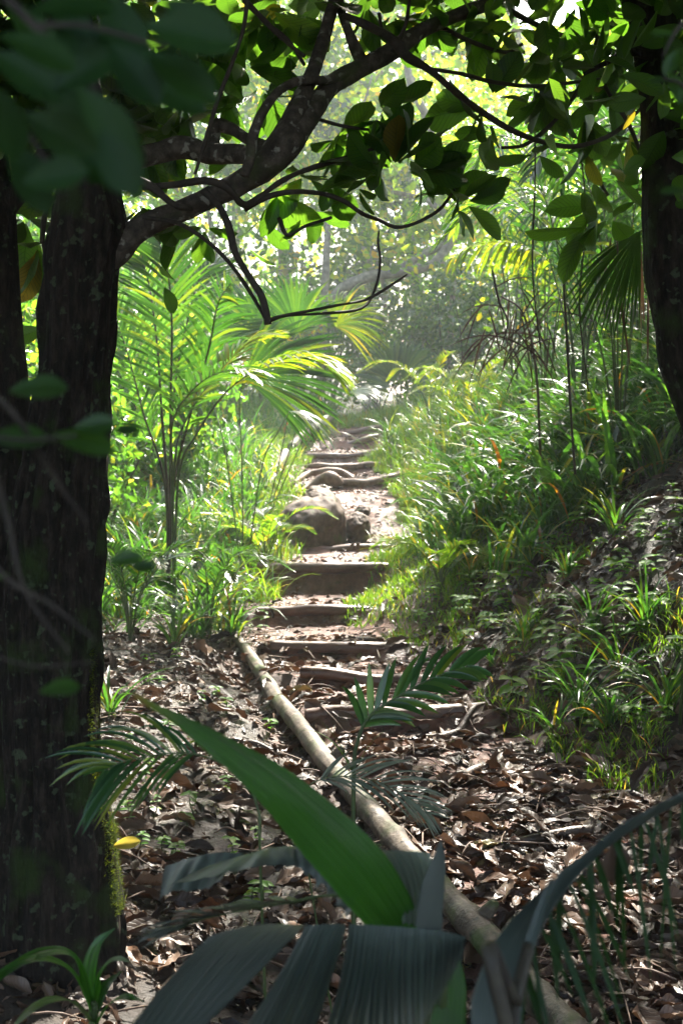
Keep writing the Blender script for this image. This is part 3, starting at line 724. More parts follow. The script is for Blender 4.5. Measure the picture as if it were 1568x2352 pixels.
# leafy crown in view: rosettes hung at chosen places of the frame
mb = MB()
def ros(u, v, d, n, px, axu=0, axv=-1, axd=-.3, spread=1.2):
    rosette(mb, P(u, v, d), np.array([axu, axd, -axv], float), n, px * d / F, spread)
for a in [(905, 385, D, 9, 112), (935, 395, D, 6, 105, .6, -.3), (870, 400, D, 6, 100, -.7, -.2), (960, 400, D, 4, 90, 1, .1),
          (1050, 470, D + .1, 5, 100, .3, -.8), (1045, 475, D + .1, 4, 88, .8, .2), (1030, 450, D + .1, 3, 75, -.8, -.2), (1065, 465, D + .1, 3, 100, 1, -.1),
          (870, 250, D + .2, 5, 100, .3, .2), (800, 270, D + .2, 6, 105, .2, .5), (770, 320, D + .2, 5, 100, .4, .8), (820, 340, D + .2, 5, 95, .8, .3),
          (700, 400, D + .2, 4, 90, .3, 1), (640, 440, D + .2, 4, 85, .2, 1), (760, 410, D + .1, 4, 80, .3, .9), (820, 430, D + .1, 4, 85, .2, .8),
          (560, 150, D + .4, 6, 120, .6, .1), (600, 200, D + .4, 5, 115, .2, .8), (520, 210, D + .5, 6, 110, -.2, .7), (650, 130, D + .5, 4, 100, .5, .6),
          (470, 520, D + .1, 4, 85, .1, 1), (420, 500, D + .3, 5, 90, -.5, .7), (330, 470, D + .3, 5, 90, .1, 1), (560, 560, D + .4, 3, 70, .2, 1), (600, 500, D + .4, 3, 75, 0, 1),
          (620, 20, D + .3, 6, 95, .1, .9), (700, 30, D + .4, 6, 95, .3, .9), (840, 10, D + .3, 6, 95, -.2, 1), (900, 30, D + .4, 6, 95, .5, .7), (980, 20, D + .4, 5, 90, -.3, .9), (1060, 70, D + .5, 6, 95, .6, .6), (1120, 60, D + .5, 6, 90, 0, 1), (1180, 60, D + .6, 5, 90, .2, 1),
          (1130, 225, D + .4, 5, 85, .2, -.9), (1110, 250, D + .4, 5, 105, -1, .1), (1130, 300, D + .4, 4, 90, -.6, .5), (1230, 350, D + .5, 3, 80, -.2, .9),
          (1250, 90, D + .6, 7, 95, 0, 1), (1300, 130, D + .7, 8, 100, -.2, .8), (1230, 200, D + .6, 7, 95, .1, .8), (1290, 230, D + .7, 8, 95, -.2, .6), (1340, 260, D + .7, 7, 95, .2, .8), (1400, 200, D + .8, 8, 100, .1, .8), (1420, 110, D + .8, 8, 100, -.3, .6), (1390, 50, D + .8, 8, 95, .2, 1), (1440, 320, D + .8, 6, 90, -.4, .8), (1340, 340, D + .7, 5, 90, -.3, .9),
          (1370, 470, D + .9, 6, 100, -.6, .3), (1400, 500, D + .9, 6, 105, .3, .8), (1350, 520, D + .9, 5, 100, -.8, .5), (1430, 440, D + .9, 4, 90, .5, -.5),
          (380, 300, D + .6, 6, 110, .1, .9), (330, 230, D + .6, 7, 110, -.1, .8), (420, 230, D + .5, 6, 105, .2, .6), (480, 120, D + .6, 7, 110, -.3, .5), (430, 60, D + .6, 8, 110, 0, .9), (340, 100, D + .7, 8, 110, 0, .8), (270, 180, D + .7, 8, 110, .3, .8), (250, 60, D + .8, 8, 110, 0, 1), (530, 40, D + .6, 7, 100, .1, 1), (310, 330, D + .5, 6, 105, .4, .6), (90, 560, D + .9, 6, 110, .1, 1), (60, 500, D + .9, 6, 100, 0, 1), (700, 480, D + .3, 4, 80, .2, 1), (90, 250, D + .9, 8, 110, 0, 1), (60, 120, D + .9, 8, 110, 0, 1), (170, 120, D + 1, 8, 110, 0, 1), (100, 390, D + .8, 7, 110, 0, 1)]:
    mb = MB(); ros(a[0], a[1], a[2], max(3, a[3] - (2 if a[0] > 1180 else 0)), a[4] * 1.2, *a[5:]); mb.build('leaf_cluster', M_leaf, tree)
mb = MB()
# random twig-borne foliage across the top of the frame
n = 46
for k in range(n):
    u = random.uniform(220, 1500); v = random.uniform(-80, 130) if u < 1200 else random.uniform(-80, 330)
    if 640 < u < 1230 and v > 60: continue
    if abs(u - 1265) < 110 and v < 70: continue
    ros(u, v, random.uniform(4.6, 6.2), random.randint(4, 8), random.uniform(75, 105), random.uniform(-.6, .6), random.uniform(.2, 1))
mb.build('foliage', M_leaf, tree)

# unseen canopy added to shade the foreground, thinned where sun should land
def lands(p):
    k = (p[:, 2] - .5) / S[2]
    return p[:, 0] - S[0] * k, p[:, 1] - S[1] * k
def canopy(mb, xr, yr, zr, nclump, per, rad, size, hole, tpl=T_wide):
    cs = np.stack([RNG.uniform(*xr, nclump), RNG.uniform(*yr, nclump), RNG.uniform(*zr, nclump)], -1)
    p = np.repeat(cs, per, 0) + RNG.normal(size=(nclump * per, 3)) * np.array([rad, rad, rad * .45])
    floorz = CAMZ + .40 * np.maximum(p[:, 1], 0) + .25
    p = p[(p[:, 2] > floorz)]
    lx, ly = lands(p)
    nz = fbm(np.stack([lx * 1.3, ly * 1.3], -1), 55, 3)
    p = p[~hole(lx, ly, nz)]
    inst(mb, tpl, p, rdir(len(p), -.2, .6), rdir(len(p), 1.2), size * RNG.uniform(.7, 1.2, len(p)))
def hole(lx, ly, nz):  # gaps in the shading leaves so sun reaches chosen patches
    near_log = (np.abs(lx - np.interp(ly, [4, 9], [.6, -.6])) < .32) & ((ly > 6.2) | ((ly > 5.4) & (nz > .0)))
    treads = (np.abs(lx - xc(ly)) < .55) & (ly > 7.1) & (nz > -.28)
    left_patch = (lx < -.5) & (lx > -1.5) & (ly > 7.9) & (nz > -.2)
    right_spot = (nz > .30) & (ly > 4.6)
    high = (nz > -.1) & (ly > 1.8) & (ly < 3.7) & (lx > -1.6)
    mossy = (np.abs(lx + .6) < .3) & (ly > 3.6) & (ly < 4.9)
    return ((ly > 8.9 + .8 * nz) & (lx < 1.6 + .5 * nz)) | (ly > 16) | near_log | treads | left_patch | right_spot | mossy | high
mb = MB()
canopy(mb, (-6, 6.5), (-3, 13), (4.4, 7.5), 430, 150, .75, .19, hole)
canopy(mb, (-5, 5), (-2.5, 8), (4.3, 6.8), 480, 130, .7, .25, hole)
mb.build('crown', M_canopy, tree)  # added out-of-view shade leaves, parented to the left tree
mb = MB(); inst(mb, T_near2, P(258, 1945, D - .02)[None], np.array([[1, -.1, .28]]), np.array([[0, -1, .5]]), .085, .5)
tag(mb.build('fallen_leaf', M_yellow), 'bright yellow leaf stuck to the mossy flank of the big trunk', 'leaf')
# moss cushion on the trunk's right flank
mb = MB()
k = 15000
vv = RNG.uniform(1490, 2090, k)
edge = np.interp(vv, [1490, 1560, 1650, 1750, 1850, 1900, 1950, 2050, 2100], [220, 221, 219, 225, 240, 262, 262, 272, 280])
wd = np.interp(vv, [1490, 1600, 1700, 1800, 1880, 1960, 2050, 2100], [4, 5, 7, 13, 24, 20, 10, 5])
uu = edge - RNG.random(k) ** 1.5 * wd
pp = np.array([P(u, v, D) for u, v in zip(uu, vv)])
pp[:, 1] += RNG.normal(size=k) * .035 + .0
blades(mb, pp, RNG.normal(size=k) * .8 - .2, RNG.uniform(.004, .014, k), RNG.uniform(.3, 1.8, k), .6, .0028, 2)
mb.build('moss', M_moss, tree)

# --- second trunk at the far left
t2 = empty('tree', [*P(40, 1900, 4.9)[:2], .05], 'second dark trunk at the very left edge, forking low behind the big tree', 'tree')
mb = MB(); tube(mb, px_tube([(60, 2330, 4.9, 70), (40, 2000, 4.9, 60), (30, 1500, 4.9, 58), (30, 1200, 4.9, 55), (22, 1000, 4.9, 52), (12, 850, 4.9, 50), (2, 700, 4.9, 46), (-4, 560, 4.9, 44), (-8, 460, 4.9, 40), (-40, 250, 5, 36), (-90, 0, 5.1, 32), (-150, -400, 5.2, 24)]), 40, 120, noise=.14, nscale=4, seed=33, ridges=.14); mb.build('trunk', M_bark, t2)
mb = MB(); tube(mb, px_tube([(-8, 500, 4.9, 34), (30, 455, 4.9, 28), (70, 410, 4.95, 25), (120, 330, 5.1, 22), (170, 200, 5.3, 18), (200, 0, 5.5, 15)]), 14, 50, noise=.15, nscale=10, seed=34); mb.build('branch', M_bark, t2)
mb = MB(); tube(mb, px_tube([(95, 560, 4.9, 4), (100, 500, 4.9, 4), (115, 470, 4.9, 4), (130, 440, 4.9, 3)]), 6, 14); mb.build('twig', M_twig, t2); mb = MB(); tube(mb, px_tube([(118, 420, 5, 4), (105, 500, 5, 4), (100, 560, 5, 4), (112, 620, 5, 3)]), 6, 20, noise=.3); mb.build('twig', M_twig, t2)
mb = MB()
cs = np.array([P(u, v, d) for u, v, d in [(-60, 60, 5.2), (40, -60, 5.2), (-100, 250, 5.0), (130, -100, 5.6), (-150, -200, 5.2), (60, 150, 5.6), (160, -10, 5.8), (-30, 330, 5.4)]])
p = np.repeat(cs, 170, 0) + RNG.normal(size=(len(cs) * 170, 3)) * .3
inst(mb, T_near, p, rdir(len(p), -.4), rdir(len(p), .6), .14 * RNG.uniform(.7, 1.2, len(p))); mb.build('crown', M_leaf, t2)

# --- right tree
t3 = empty('tree', [*P(1700, 2300, 4.4)[:2], .2], 'dark trunk curving out of the frame along the right edge', 'tree')
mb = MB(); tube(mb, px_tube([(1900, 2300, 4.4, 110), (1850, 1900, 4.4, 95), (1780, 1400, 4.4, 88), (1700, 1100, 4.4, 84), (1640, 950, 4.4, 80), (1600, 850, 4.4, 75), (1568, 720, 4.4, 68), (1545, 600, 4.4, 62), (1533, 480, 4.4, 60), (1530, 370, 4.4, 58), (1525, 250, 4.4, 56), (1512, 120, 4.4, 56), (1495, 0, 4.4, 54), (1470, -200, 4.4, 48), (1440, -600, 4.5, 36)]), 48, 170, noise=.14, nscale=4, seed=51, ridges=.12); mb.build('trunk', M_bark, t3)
mb = MB()
for q in [[(1500, 130, 4.3, 12), (1440, 120, 4.3, 9), (1380, 150, 4.3, 6), (1340, 170, 4.3, 4)], [(1500, 60, 4.4, 14), (1430, 0, 4.5, 10), (1380, -80, 4.6, 8)]]:
    tube(mb, px_tube(q), 10, 20, noise=.3)
mb.build('branch', M_bark, t3)
mb = MB()
cs = np.array([P(u, v, d) for u, v, d in [(1640, 0, 4.0), (1450, -160, 4.4), (1700, 200, 4.1), (1300, -200, 4.6), (1560, -200, 4.2)]])
p = np.repeat(cs, 110, 0) + RNG.normal(size=(len(cs) * 110, 3)) * .2
inst(mb, T_near, p, rdir(len(p), -.4), rdir(len(p), .6), .13 * RNG.uniform(.7, 1.2, len(p))); mb.build('crown', M_leaf, t3)
mb = MB(); canopy(mb, (1.5, 9), (9, 22), (7.5, 11.5), 230, 130, .85, .2, lambda lx, ly, nz: (lx < 1.7 + .8 * nz) | (ly > 15.5 + nz) | (nz > .22)); mb.build('added_shade_canopy', M_canopy, t3)  # last mesh: unseen leaves added to keep the right bank in shade

# ------------------------------------------------------------------ blurred sprays close to the lens
def spray(lab, twigs, leaves, mat=M_leaf, twmat=M_twig, k=.58):
    twigs = [[(a, b, c * k, e_) for a, b, c, e_ in q] for q in twigs]; leaves = [(a, b, c * k, *z_) for a, b, c, *z_ in leaves]
    e = empty('leafy_branch', P(*twigs[0][0][:3]), lab, 'branch')
    for q in twigs:
        mb = MB(); tube(mb, px_tube(q), 8, 24, noise=.2); mb.build('twig', twmat, e)
    mb = MB()
    for (u, v, d, ang, ln, tilt) in leaves:
        a = math.radians(ang)
        x = np.array([[math.cos(a), tilt * .5, math.sin(a)]])
        z = np.array([[random.uniform(-.3, .3), -1, .5 + tilt]])
        inst(mb, T_near, P(u, v, d)[None], x, z, ln * d / F, random.random() * .7)
    mb.build('leaves', mat, e)
lv = []
for u, v, ang, ln in [(0, 80, -20, 190), (90, 130, -60, 200), (200, 60, -30, 210), (330, 60, -10, 220), (60, 260, -30, 200), (180, 200, -50, 200), (300, 180, -20, 190), (120, 350, -20, 190), (230, 300, -60, 180), (50, 420, 10, 160), (380, 0, -40, 200), (250, -20, -70, 200), (0, 200, -80, 170), (130, 0, -60, 190), (180, 360, -30, 150), (20, 320, -60, 190), (330, 120, -30, 200), (10, 0, -45, 200), (200, 420, 20, 130), (270, 260, -80, 170), (-20, 120, -30, 200), (60, 30, 10, 200), (120, 210, 30, 180), (250, 100, -50, 190)]:
    lv.append((u, v, random.uniform(1.25, 1.7), ang, ln, random.uniform(-.5, .6)))
M_shade = leaf_mat('shade_toned_leaf', [(0, (.012, .040, .008)), (1, (.026, .070, .012))], rough=.5, spec=.25, tfac=.4)  # darkened leaf green: the shade on these leaves is in the colour
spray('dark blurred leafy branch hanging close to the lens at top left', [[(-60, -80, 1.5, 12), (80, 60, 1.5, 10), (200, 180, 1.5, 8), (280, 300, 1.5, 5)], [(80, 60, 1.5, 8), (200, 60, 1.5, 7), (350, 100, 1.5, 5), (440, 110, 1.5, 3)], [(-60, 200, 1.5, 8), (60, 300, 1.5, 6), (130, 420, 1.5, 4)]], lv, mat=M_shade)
spray('blurred sprig of dark leaves crossing the left trunk at mid height',
      [[(-40, 880, 1.6, 6), (40, 960, 1.6, 7), (120, 1090, 1.65, 6), (200, 1200, 1.7, 4)], [(-30, 1000, 1.6, 5), (60, 1010, 1.6, 5), (180, 1000, 1.6, 3)]],
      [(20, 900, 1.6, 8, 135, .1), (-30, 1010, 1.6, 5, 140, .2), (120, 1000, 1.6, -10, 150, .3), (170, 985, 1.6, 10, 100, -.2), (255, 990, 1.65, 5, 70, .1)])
spray('blurred bare twigs with small pale leaves crossing the lower left trunk',
      [[(-30, 1280, 1.7, 6), (30, 1340, 1.7, 6), (120, 1390, 1.7, 5), (220, 1470, 1.7, 3)], [(-20, 1060, 1.7, 9), (20, 1200, 1.7, 6), (60, 1360, 1.7, 4), (160, 1500, 1.7, 3)], [(-30, 1500, 1.7, 3), (80, 1530, 1.7, 3), (220, 1520, 1.7, 2)]],
      [(345, 1330, 1.7, -20, 70, .8), (90, 1590, 1.7, 10, 95, .4), (250, 1290, 1.7, 10, 80, -.2), (-20, 1330, 1.7, 20, 40, .3), (300, 1310, 1.75, 15, 60, -.1)])
spray('blurred green leaves poking in from the top right corner',
      [[(1620, 20, 2.2, 6), (1560, 60, 2.2, 5), (1520, 130, 2.2, 3)], [(1620, 300, 2.2, 5), (1570, 200, 2.2, 4), (1520, 180, 2.2, 3)], [(1620, 500, 2.2, 5), (1560, 450, 2.2, 3)]],
      [(1550, 80, 2.2, 170, 60, .2), (1540, 190, 2.2, 165, 55, .4), (1560, 240, 2.2, 100, 80, .2), (1590, 130, 2.2, 200, 60, .3), (1575, 440, 2.2, 175, 60, .2), (1560, 110, 2.2, 240, 70, .2)], mat=M_leaf, k=.6)

# ------------------------------------------------------------------ palms
def frond(parent, pts, nleaf, llen, lw, sag=.6, mat=None, start=.25, ang=.75, stem_r=.006, var=None, name='frond', vplane=.25, segs=6, stemmat=None, lenprof=None, lean=None):
    """feather frond: pts world (k,3); leaflets on both sides of the rachis"""
    c = spl(pts, 60)
    tn = nrm(np.gradient(c, axis=0))
    mb = MB()
    rr = np.linspace(stem_r, stem_r * .3, 60)
    tube(mb, np.hstack([c, rr[:, None]]), 6)
    mbl = MB()
    ti = np.repeat(np.linspace(start, .99, nleaf), 2)
    sgn = np.tile([1., -1.], nleaf)
    ti = np.clip(ti + RNG.normal(size=len(ti)) * .006, 0, 1)
    k = ti * 59; i0 = np.clip(k.astype(int), 0, 58); f = (k - i0)[:, None]
    pos = c[i0] * (1 - f) + c[i0 + 1] * f; tg = nrm(tn[i0])
    up0 = np.array([0, 0, 1.0]) if lean is None else nrm(np.asarray(lean, float))
    side = nrm(np.cross(tg, up0 + 1e-3)) * sgn[:, None]
    nn = np.cross(tg, side) * sgn[:, None] * -1
    nn = np.where(nn[:, 2:3] < 0, -nn, nn) if lean is None else nn
    s = (ti - start) / (1 - start)
    if lenprof is None: lp = np.power(np.sin(np.pi * (0.16 + .80 * s)), .7)
    else: lp = np.interp(s, np.linspace(0, 1, len(lenprof)), lenprof)
    a = ang * (1 - .35 * s) + RNG.normal(size=len(s)) * .06
    d0 = tg * np.cos(a)[:, None] + side * np.sin(a)[:, None] + nn * vplane
    strips(mbl, pos, d0, sag * RNG.uniform(.7, 1.3, len(s)), llen * lp * RNG.uniform(.9, 1.08, len(s)), lw, nn + RNG.normal(size=nn.shape) * .12, segs, var)
    o = mbl.build(name, mat or M_palm, parent)
    o2 = mb.build('rachis', stemmat or M_stem, None)
    o2.parent = o
    o2.location = (0, 0, 0)
    return o

def fan(parent, stem, R, dirv, nrmv, nseg=22, arc=2.6, split=.6, sag=.35, mat=None, name='fan_leaf', r=.006, var=None, segs=8):
    c = spl(stem, 20); hub = c[-1]
    mb = MB(); tube(mb, np.hstack([c, np.linspace(r, r * .6, 20)[:, None]]), 6)
    dirv = nrm(dirv); nrmv = nrm(nrmv - dirv * np.dot(nrmv, dirv)); sd = np.cross(nrmv, dirv)
    th = np.linspace(-arc / 2, arc / 2, nseg); dl = arc / (nseg - 1) / 2 * 1.06
    t = np.linspace(0, 1, segs + 1)
    mbl = MB()
    for a in th:
        L = R * (1 - .22 * abs(a / (arc / 2)) ** 2) * random.uniform(.93, 1.04)
        d = dirv * math.cos(a) + sd * math.sin(a)
        s2 = -dirv * math.sin(a) + sd * math.cos(a)
        rr = t * L
        w = np.minimum(rr * math.tan(dl), split * L * math.tan(dl) * np.clip((1 - t) / (1 - split), 0, 1) ** .8 + .0006)
        sg = sag * random.uniform(.7, 1.4)
        cc = hub + d * rr[:, None] + np.array([0, 0, -1.]) * (sg * L * t ** 2.4)[:, None] + nrmv * (.10 * L * np.sin(t * 2.2))[:, None]
        fo = w * .35
        v = np.stack([cc - s2 * w[:, None], cc + nrmv * fo[:, None], cc + s2 * w[:, None]], 1)
        mbl.add(v.reshape(-1, 3), grid_faces(segs + 1, 3), RNG.random() if var is None else var, np.tile(np.array([[0, -1], [0, 0], [0, 1.]]), (segs + 1, 1)))
    o = mbl.build(name, mat or M_palm, parent)
    o2 = mb.build('petiole', M_stem, None); o2.parent = o; o2.location = (0, 0, 0)
    return o
def PP(*a): return [P(*q) for q in a]

# left feather palm clump
d = 11.0
b = gpt((385 - 784) / F * d, d)
pe = empty('feather_palm', b, 'tall feather palm with upright dark stems rising left of the path', 'palm')
frond(pe, [b] + PP((385, 1150, d), (372, 950, d), (360, 780, d), (340, 640, d + .2), (320, 590, d + .3)), 30, .42, .022, .35, start=.45, ang=.95, lean=(0, -1, .1), stem_r=.014, stemmat=M_stemd)
frond(pe, [b] + PP((395, 1150, d - .2), (392, 950, d - .2), (395, 750, d - .2), (385, 620, d - .2), (360, 540, d)), 32, .46, .024, .4, start=.42, ang=.9, lean=(0, -1, .2), stem_r=.014, stemmat=M_stemd)
frond(pe, [b] + PP((400, 1120, d), (430, 980, d - .2), (480, 800, d - .3), (500, 700, d - .5), (530, 650, d - .7)), 28, .40, .024, .6, start=.4, lean=(.2, -1, .4), stem_r=.012, stemmat=M_stemd)
frond(pe, [b] + PP((380, 1120, d + .2), (330, 950, d + .2), (290, 800, d + .3), (250, 700, d + .5)), 26, .40, .022, .5, start=.4, lean=(-.2, -1, .4), stem_r=.012, stemmat=M_stemd)
frond(pe, [b] + PP((390, 1130, d + .3), (400, 900, d + .5), (440, 700, d + .8), (470, 620, d + 1.0), (520, 600, d + 1.2)), 26, .42, .022, .6, start=.45, lean=(.1, -1, .5), stem_r=.012, stemmat=M_stemd)
# bright arching frond plant
d = 10.0
b = gpt((400 - 784) / F * d, d)
pe = empty('feather_palm', b, 'young palm with lime yellow drooping leaflets lit beside the path', 'palm')
frond(pe, [b] + PP((410, 1100, d), (450, 1000, d), (520, 900, d), (600, 845, d - .1), (680, 820, d - .2), (740, 835, d - .2), (775, 870, d - .2)), 34, .44, .030, .9, mat=M_palmY, start=.45, ang=.8, stem_r=.010, vplane=.15)
frond(pe, [b] + PP((400, 1080, d), (430, 960, d + .1), (500, 860, d + .3), (560, 800, d + .4), (640, 770, d + .4)), 26, .40, .026, .8, mat=M_palmY, start=.45, ang=.8, stem_r=.009)
frond(pe, [b] + PP((395, 1080, d), (400, 960, d - .2), (460, 880, d - .4), (530, 850, d - .6), (590, 870, d - .7)), 22, .36, .026, .8, mat=M_palm, start=.4, ang=.8, stem_r=.009)
# large fan leaf behind it
d = 12.0
b = gpt((560 - 784) / F * d, d)
pe = empty('fan_palm', b, 'fan palm with one huge glossy pleated leaf arching over the path edge', 'palm')
fan(pe, [b] + PP((555, 1050, d), (550, 930, d), (560, 870, d)), .98, np.array([.95, -.15, .3]), np.array([-.1, -.95, .25]), 40, 1.9, .75, .22)
fan(pe, [b] + PP((520, 1050, d), (490, 930, d + .2), (470, 860, d + .2)), .65, np.array([-.4, -.2, .8]), np.array([0, -1, .3]), 24, 2.2, .6, .4)
fan(pe, [b] + PP((600, 1080, d - .2), (640, 990, d - .4), (665, 945, d - .5)), .42, np.array([.8, -.1, -.2]), np.array([.1, -.3, .9]), 20, 1.3, .8, .5, mat=M_bg3)
d = 14.5
b = gpt((720 - 784) / F * d - .5, d)
pe = empty('fan_palm', b, 'bright fan palm spreading level leaves behind the huge glossy leaf', 'palm')
fan(pe, [b] + PP((690, 950, d), (700, 820, d), (680, 760, d)), .85, np.array([-.3, 0, .9]), np.array([0, -1, .5]), 34, 3.0, .5, .3)
fan(pe, [b] + PP((720, 950, d), (750, 830, d), (770, 750, d)), .72, np.array([.6, -.1, .5]), np.array([0, -.8, .7]), 34, 2.6, .5, .35, mat=M_palmY)
fan(pe, [b] + PP((660, 950, d), (620, 850, d), (590, 760, d)), .8, np.array([-.6, 0, .6]), np.array([0, -1, .5]), 30, 2.8, .5, .3)
d = 17.5
b = gpt(.0, 24.0)
d = 21.0
b = gpt((800 - 784) / F * d - .7, d)
pe = empty('fan_palm', b, 'low greyish fan leaves drooping where the path crests', 'palm')
fan(pe, [b] + PP((770, 940, d), (790, 905, d), (800, 900, d)), .75, np.array([.9, -.4, -.05]), np.array([0, -.5, .9]), 24, 1.5, .45, .35, mat=M_bg3, r=.01)
fan(pe, [b] + PP((720, 930, d), (700, 925, d), (690, 920, d)), .5, np.array([-.2, -.6, -.1]), np.array([.6, -.5, .6]), 20, 1.4, .6, .5, mat=M_bg3, r=.01)
d = 20.0
b = gpt(1.0, 24.5)
d = 24.0
pe = empty('fan_palm', gpt((920 - 784) / F * d, d), 'blue green fan palm standing behind the crest of the path', 'palm')
for (u, v, R, dv) in [(905, 880, 1.0, (-.3, -.1, 1)), (925, 870, .9, (.5, -.2, .9)), (895, 890, .8, (-.9, -.2, .6)), (940, 900, .7, (.9, -.2, .2))]:
    fan(pe, [gpt((920 - 784) / F * d, d)] + PP((915, 930, d), (u, v, d)), R, np.array(dv), np.array([0, -1, .4]), 20, 1.5, .75, .25, mat=M_bg3, r=.012)

# right side palms
def rnd_feather(base, n, R, h, lab, seed, mat=None, llen=.35, lw=.02, sag=.7, rise=.9, nl=24, stem=.009, azr=(0, 6.283), group=None, name='feather_palm'):
    pe = empty(name, base, lab, 'palm', group)
    rs = random.Random(seed)
    for k in range(n):
        az = azr[0] + (azr[1] - azr[0]) * (k + rs.random() * .7) / n
        hd = np.array([math.cos(az), math.sin(az), 0])
        r_ = R * rs.uniform(.7, 1.1); hh = h * rs.uniform(.75, 1.1)
        pts = [base, base + hd * r_ * .12 + np.array([0, 0, hh * .5]), base + hd * r_ * .4 + np.array([0, 0, hh * .9]), base + hd * r_ * .75 + np.array([0, 0, hh * 1.0]), base + hd * r_ * 1.05 + np.array([0, 0, hh * .85])]
        frond(pe, pts, nl, llen, lw, sag, mat=mat, start=.3, stem_r=stem)
    return pe
# the lime fan leaf hanging over the grass
d = 12.5
b = gpt((1290 - 784) / F * d, d)
pe = empty('fan_palm', b, 'fan palm on the right bank with lime fingers drooping over the grass', 'palm')
frond(pe, [b] + PP((1350, 850, d), (1325, 700, d), (1270, 610, d), (1190, 562, d), (1100, 560, d), (1030, 600, d)), 26, .46, .030, 2.6, mat=M_palmY, start=.5, ang=.9, stem_r=.012, vplane=.1)
fan(pe, [b] + PP((1360, 800, d), (1370, 600, d), (1330, 500, d), (1290, 480, d)), .8, np.array([-.7, -.2, .3]), np.array([0, -.6, .8]), 30, 2.4, .5, .6, mat=M_palm, r=.012)
fan(pe, [b] + PP((1340, 850, d), (1360, 700, d), (1370, 620, d)), .7, np.array([.2, -.4, .6]), np.array([0, -1, .4]), 28, 2.6, .5, .5, r=.012)
d = 6.6
b = gpt((1560 - 784) / F * d, d)
pe = empty('fan_palm', b, 'dark fan palm leaf hanging in front of the right trunk', 'palm')
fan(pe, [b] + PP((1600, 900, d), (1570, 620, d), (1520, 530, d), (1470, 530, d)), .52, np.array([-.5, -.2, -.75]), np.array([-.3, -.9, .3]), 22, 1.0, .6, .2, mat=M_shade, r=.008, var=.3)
mb = MB()
for k in range(9):
    u = random.uniform(1400, 1490); v = random.uniform(530, 640)
    strips(mb, P(u, v, d + random.uniform(-.1, .3))[None], np.array([[random.uniform(-.2, .2), 0, -1]]), .2, random.uniform(.3, .6), .014, np.array([[random.uniform(-1, 1), -1, 0.]]), 5, random.random())
mb.build('dried_leaflets', M_deadhang, pe)
# cane-like palms on the right bank
specs = [(1250, 13.5, 3.1, 'lush cane palm', 3), (1330, 11.5, 2.7, 'dense cane palm', 4), (1420, 10.0, 2.4, 'dark cane palm', 5), (1180, 16.0, 3.0, 'airy pale cane palm', 6), (1470, 12.5, 3.3, 'tall cane palm', 7)]
wh = ['rising behind the lime fan leaf on the right bank', 'standing mid way up the right bank under the arching twigs', 'growing nearest the right trunk on the bank', 'farthest up the right bank against the glowing forest', 'overtopping the others behind the right trunk']
for (u, d, h, nm, sd), w_ in zip(specs, wh):
    x = (u - 784) / F * d; b = gpt(x, d)
    rnd_feather(b, 7, 1.15, h, nm + ' ' + w_, sd, mat=M_palm if sd != 6 else M_palmY, llen=.42, lw=.026, sag=1.0, nl=26, stem=.008)

# mid ground small ferns / palms on left
for u, v, d, h, R, lab, sd, mt in [(480, 1050, 9.6, .55, .55, 'low fern like palm under the lime drooping palm', 21, M_palm), (610, 1040, 12.5, .5, .6, 'fresh green fern clump left of the hollow ended log', 22, M_grass),
                              (300, 1150, 9.0, .6, .6, 'fern clump against the right flank of the big trunk', 23, M_palm), (1010, 1200, 10.2, .35, .45, 'bright fern arching over the short grass of the right bank', 24, M_grass),
                              (990, 760, 19.0, .9, 1.0, 'glowing fern thicket at the top of the right bank', 25, M_palmY), (1080, 720, 17.0, .9, .9, 'sunlit feathery fern below the airy cane palm', 26, M_palmY)]:
    x = (u - 784) / F * d; b = gpt(x, d)
    rnd_feather(b, 9, R, h, lab, sd, mat=mt, llen=.13, lw=.016, sag=.4, nl=26, stem=.005, name='fern')

# ------------------------------------------------------------------ foreground palm
base = np.array([.28, 1.75, float(ground(.28, 1.75))])
fp = empty('palm', base, 'large dark pleated leaved palm filling the bottom of the frame', 'palm')
d1 = 1.75
def stem(parent, pts, r=.007, mat=None):
    mb = MB(); c = spl(pts, 24); tube(mb, np.hstack([c, np.linspace(r * 1.5, r, 24)[:, None]]), 8); mb.build('petiole', mat or M_stem, parent)
stem(fp, [base] + PP((1010, 2600, 1.75), (1010, 2300, 1.72), (1000, 2150, 1.72), (985, 2100, 1.72)), .008)
# long green blade
mb = MB()
mid = PP((955, 2200, 1.76), (905, 2095, 1.74), (830, 1990, 1.71), (740, 1895, 1.68), (640, 1800, 1.64), (525, 1715, 1.6), (415, 1648, 1.56), (305, 1592, 1.5))
lamina(mb, mid, [.018, .036, .042, .041, .037, .032, .026, .018, .005], [.013, .028, .034, .033, .030, .026, .020, .013, .004], [(.3, -1, .1), (.3, -1, .2), (.2, -.9, .6), (.1, -.6, 1), (.1, -.5, 1)], 50, 25, .0013, 10, -.28, var=np.repeat(np.interp(np.linspace(0, 1, 50), [0, .8, .93, 1], [.3, .5, .75, 1]), 25), wav=.006)
o = mb.build('green_blade', M_front, fp)
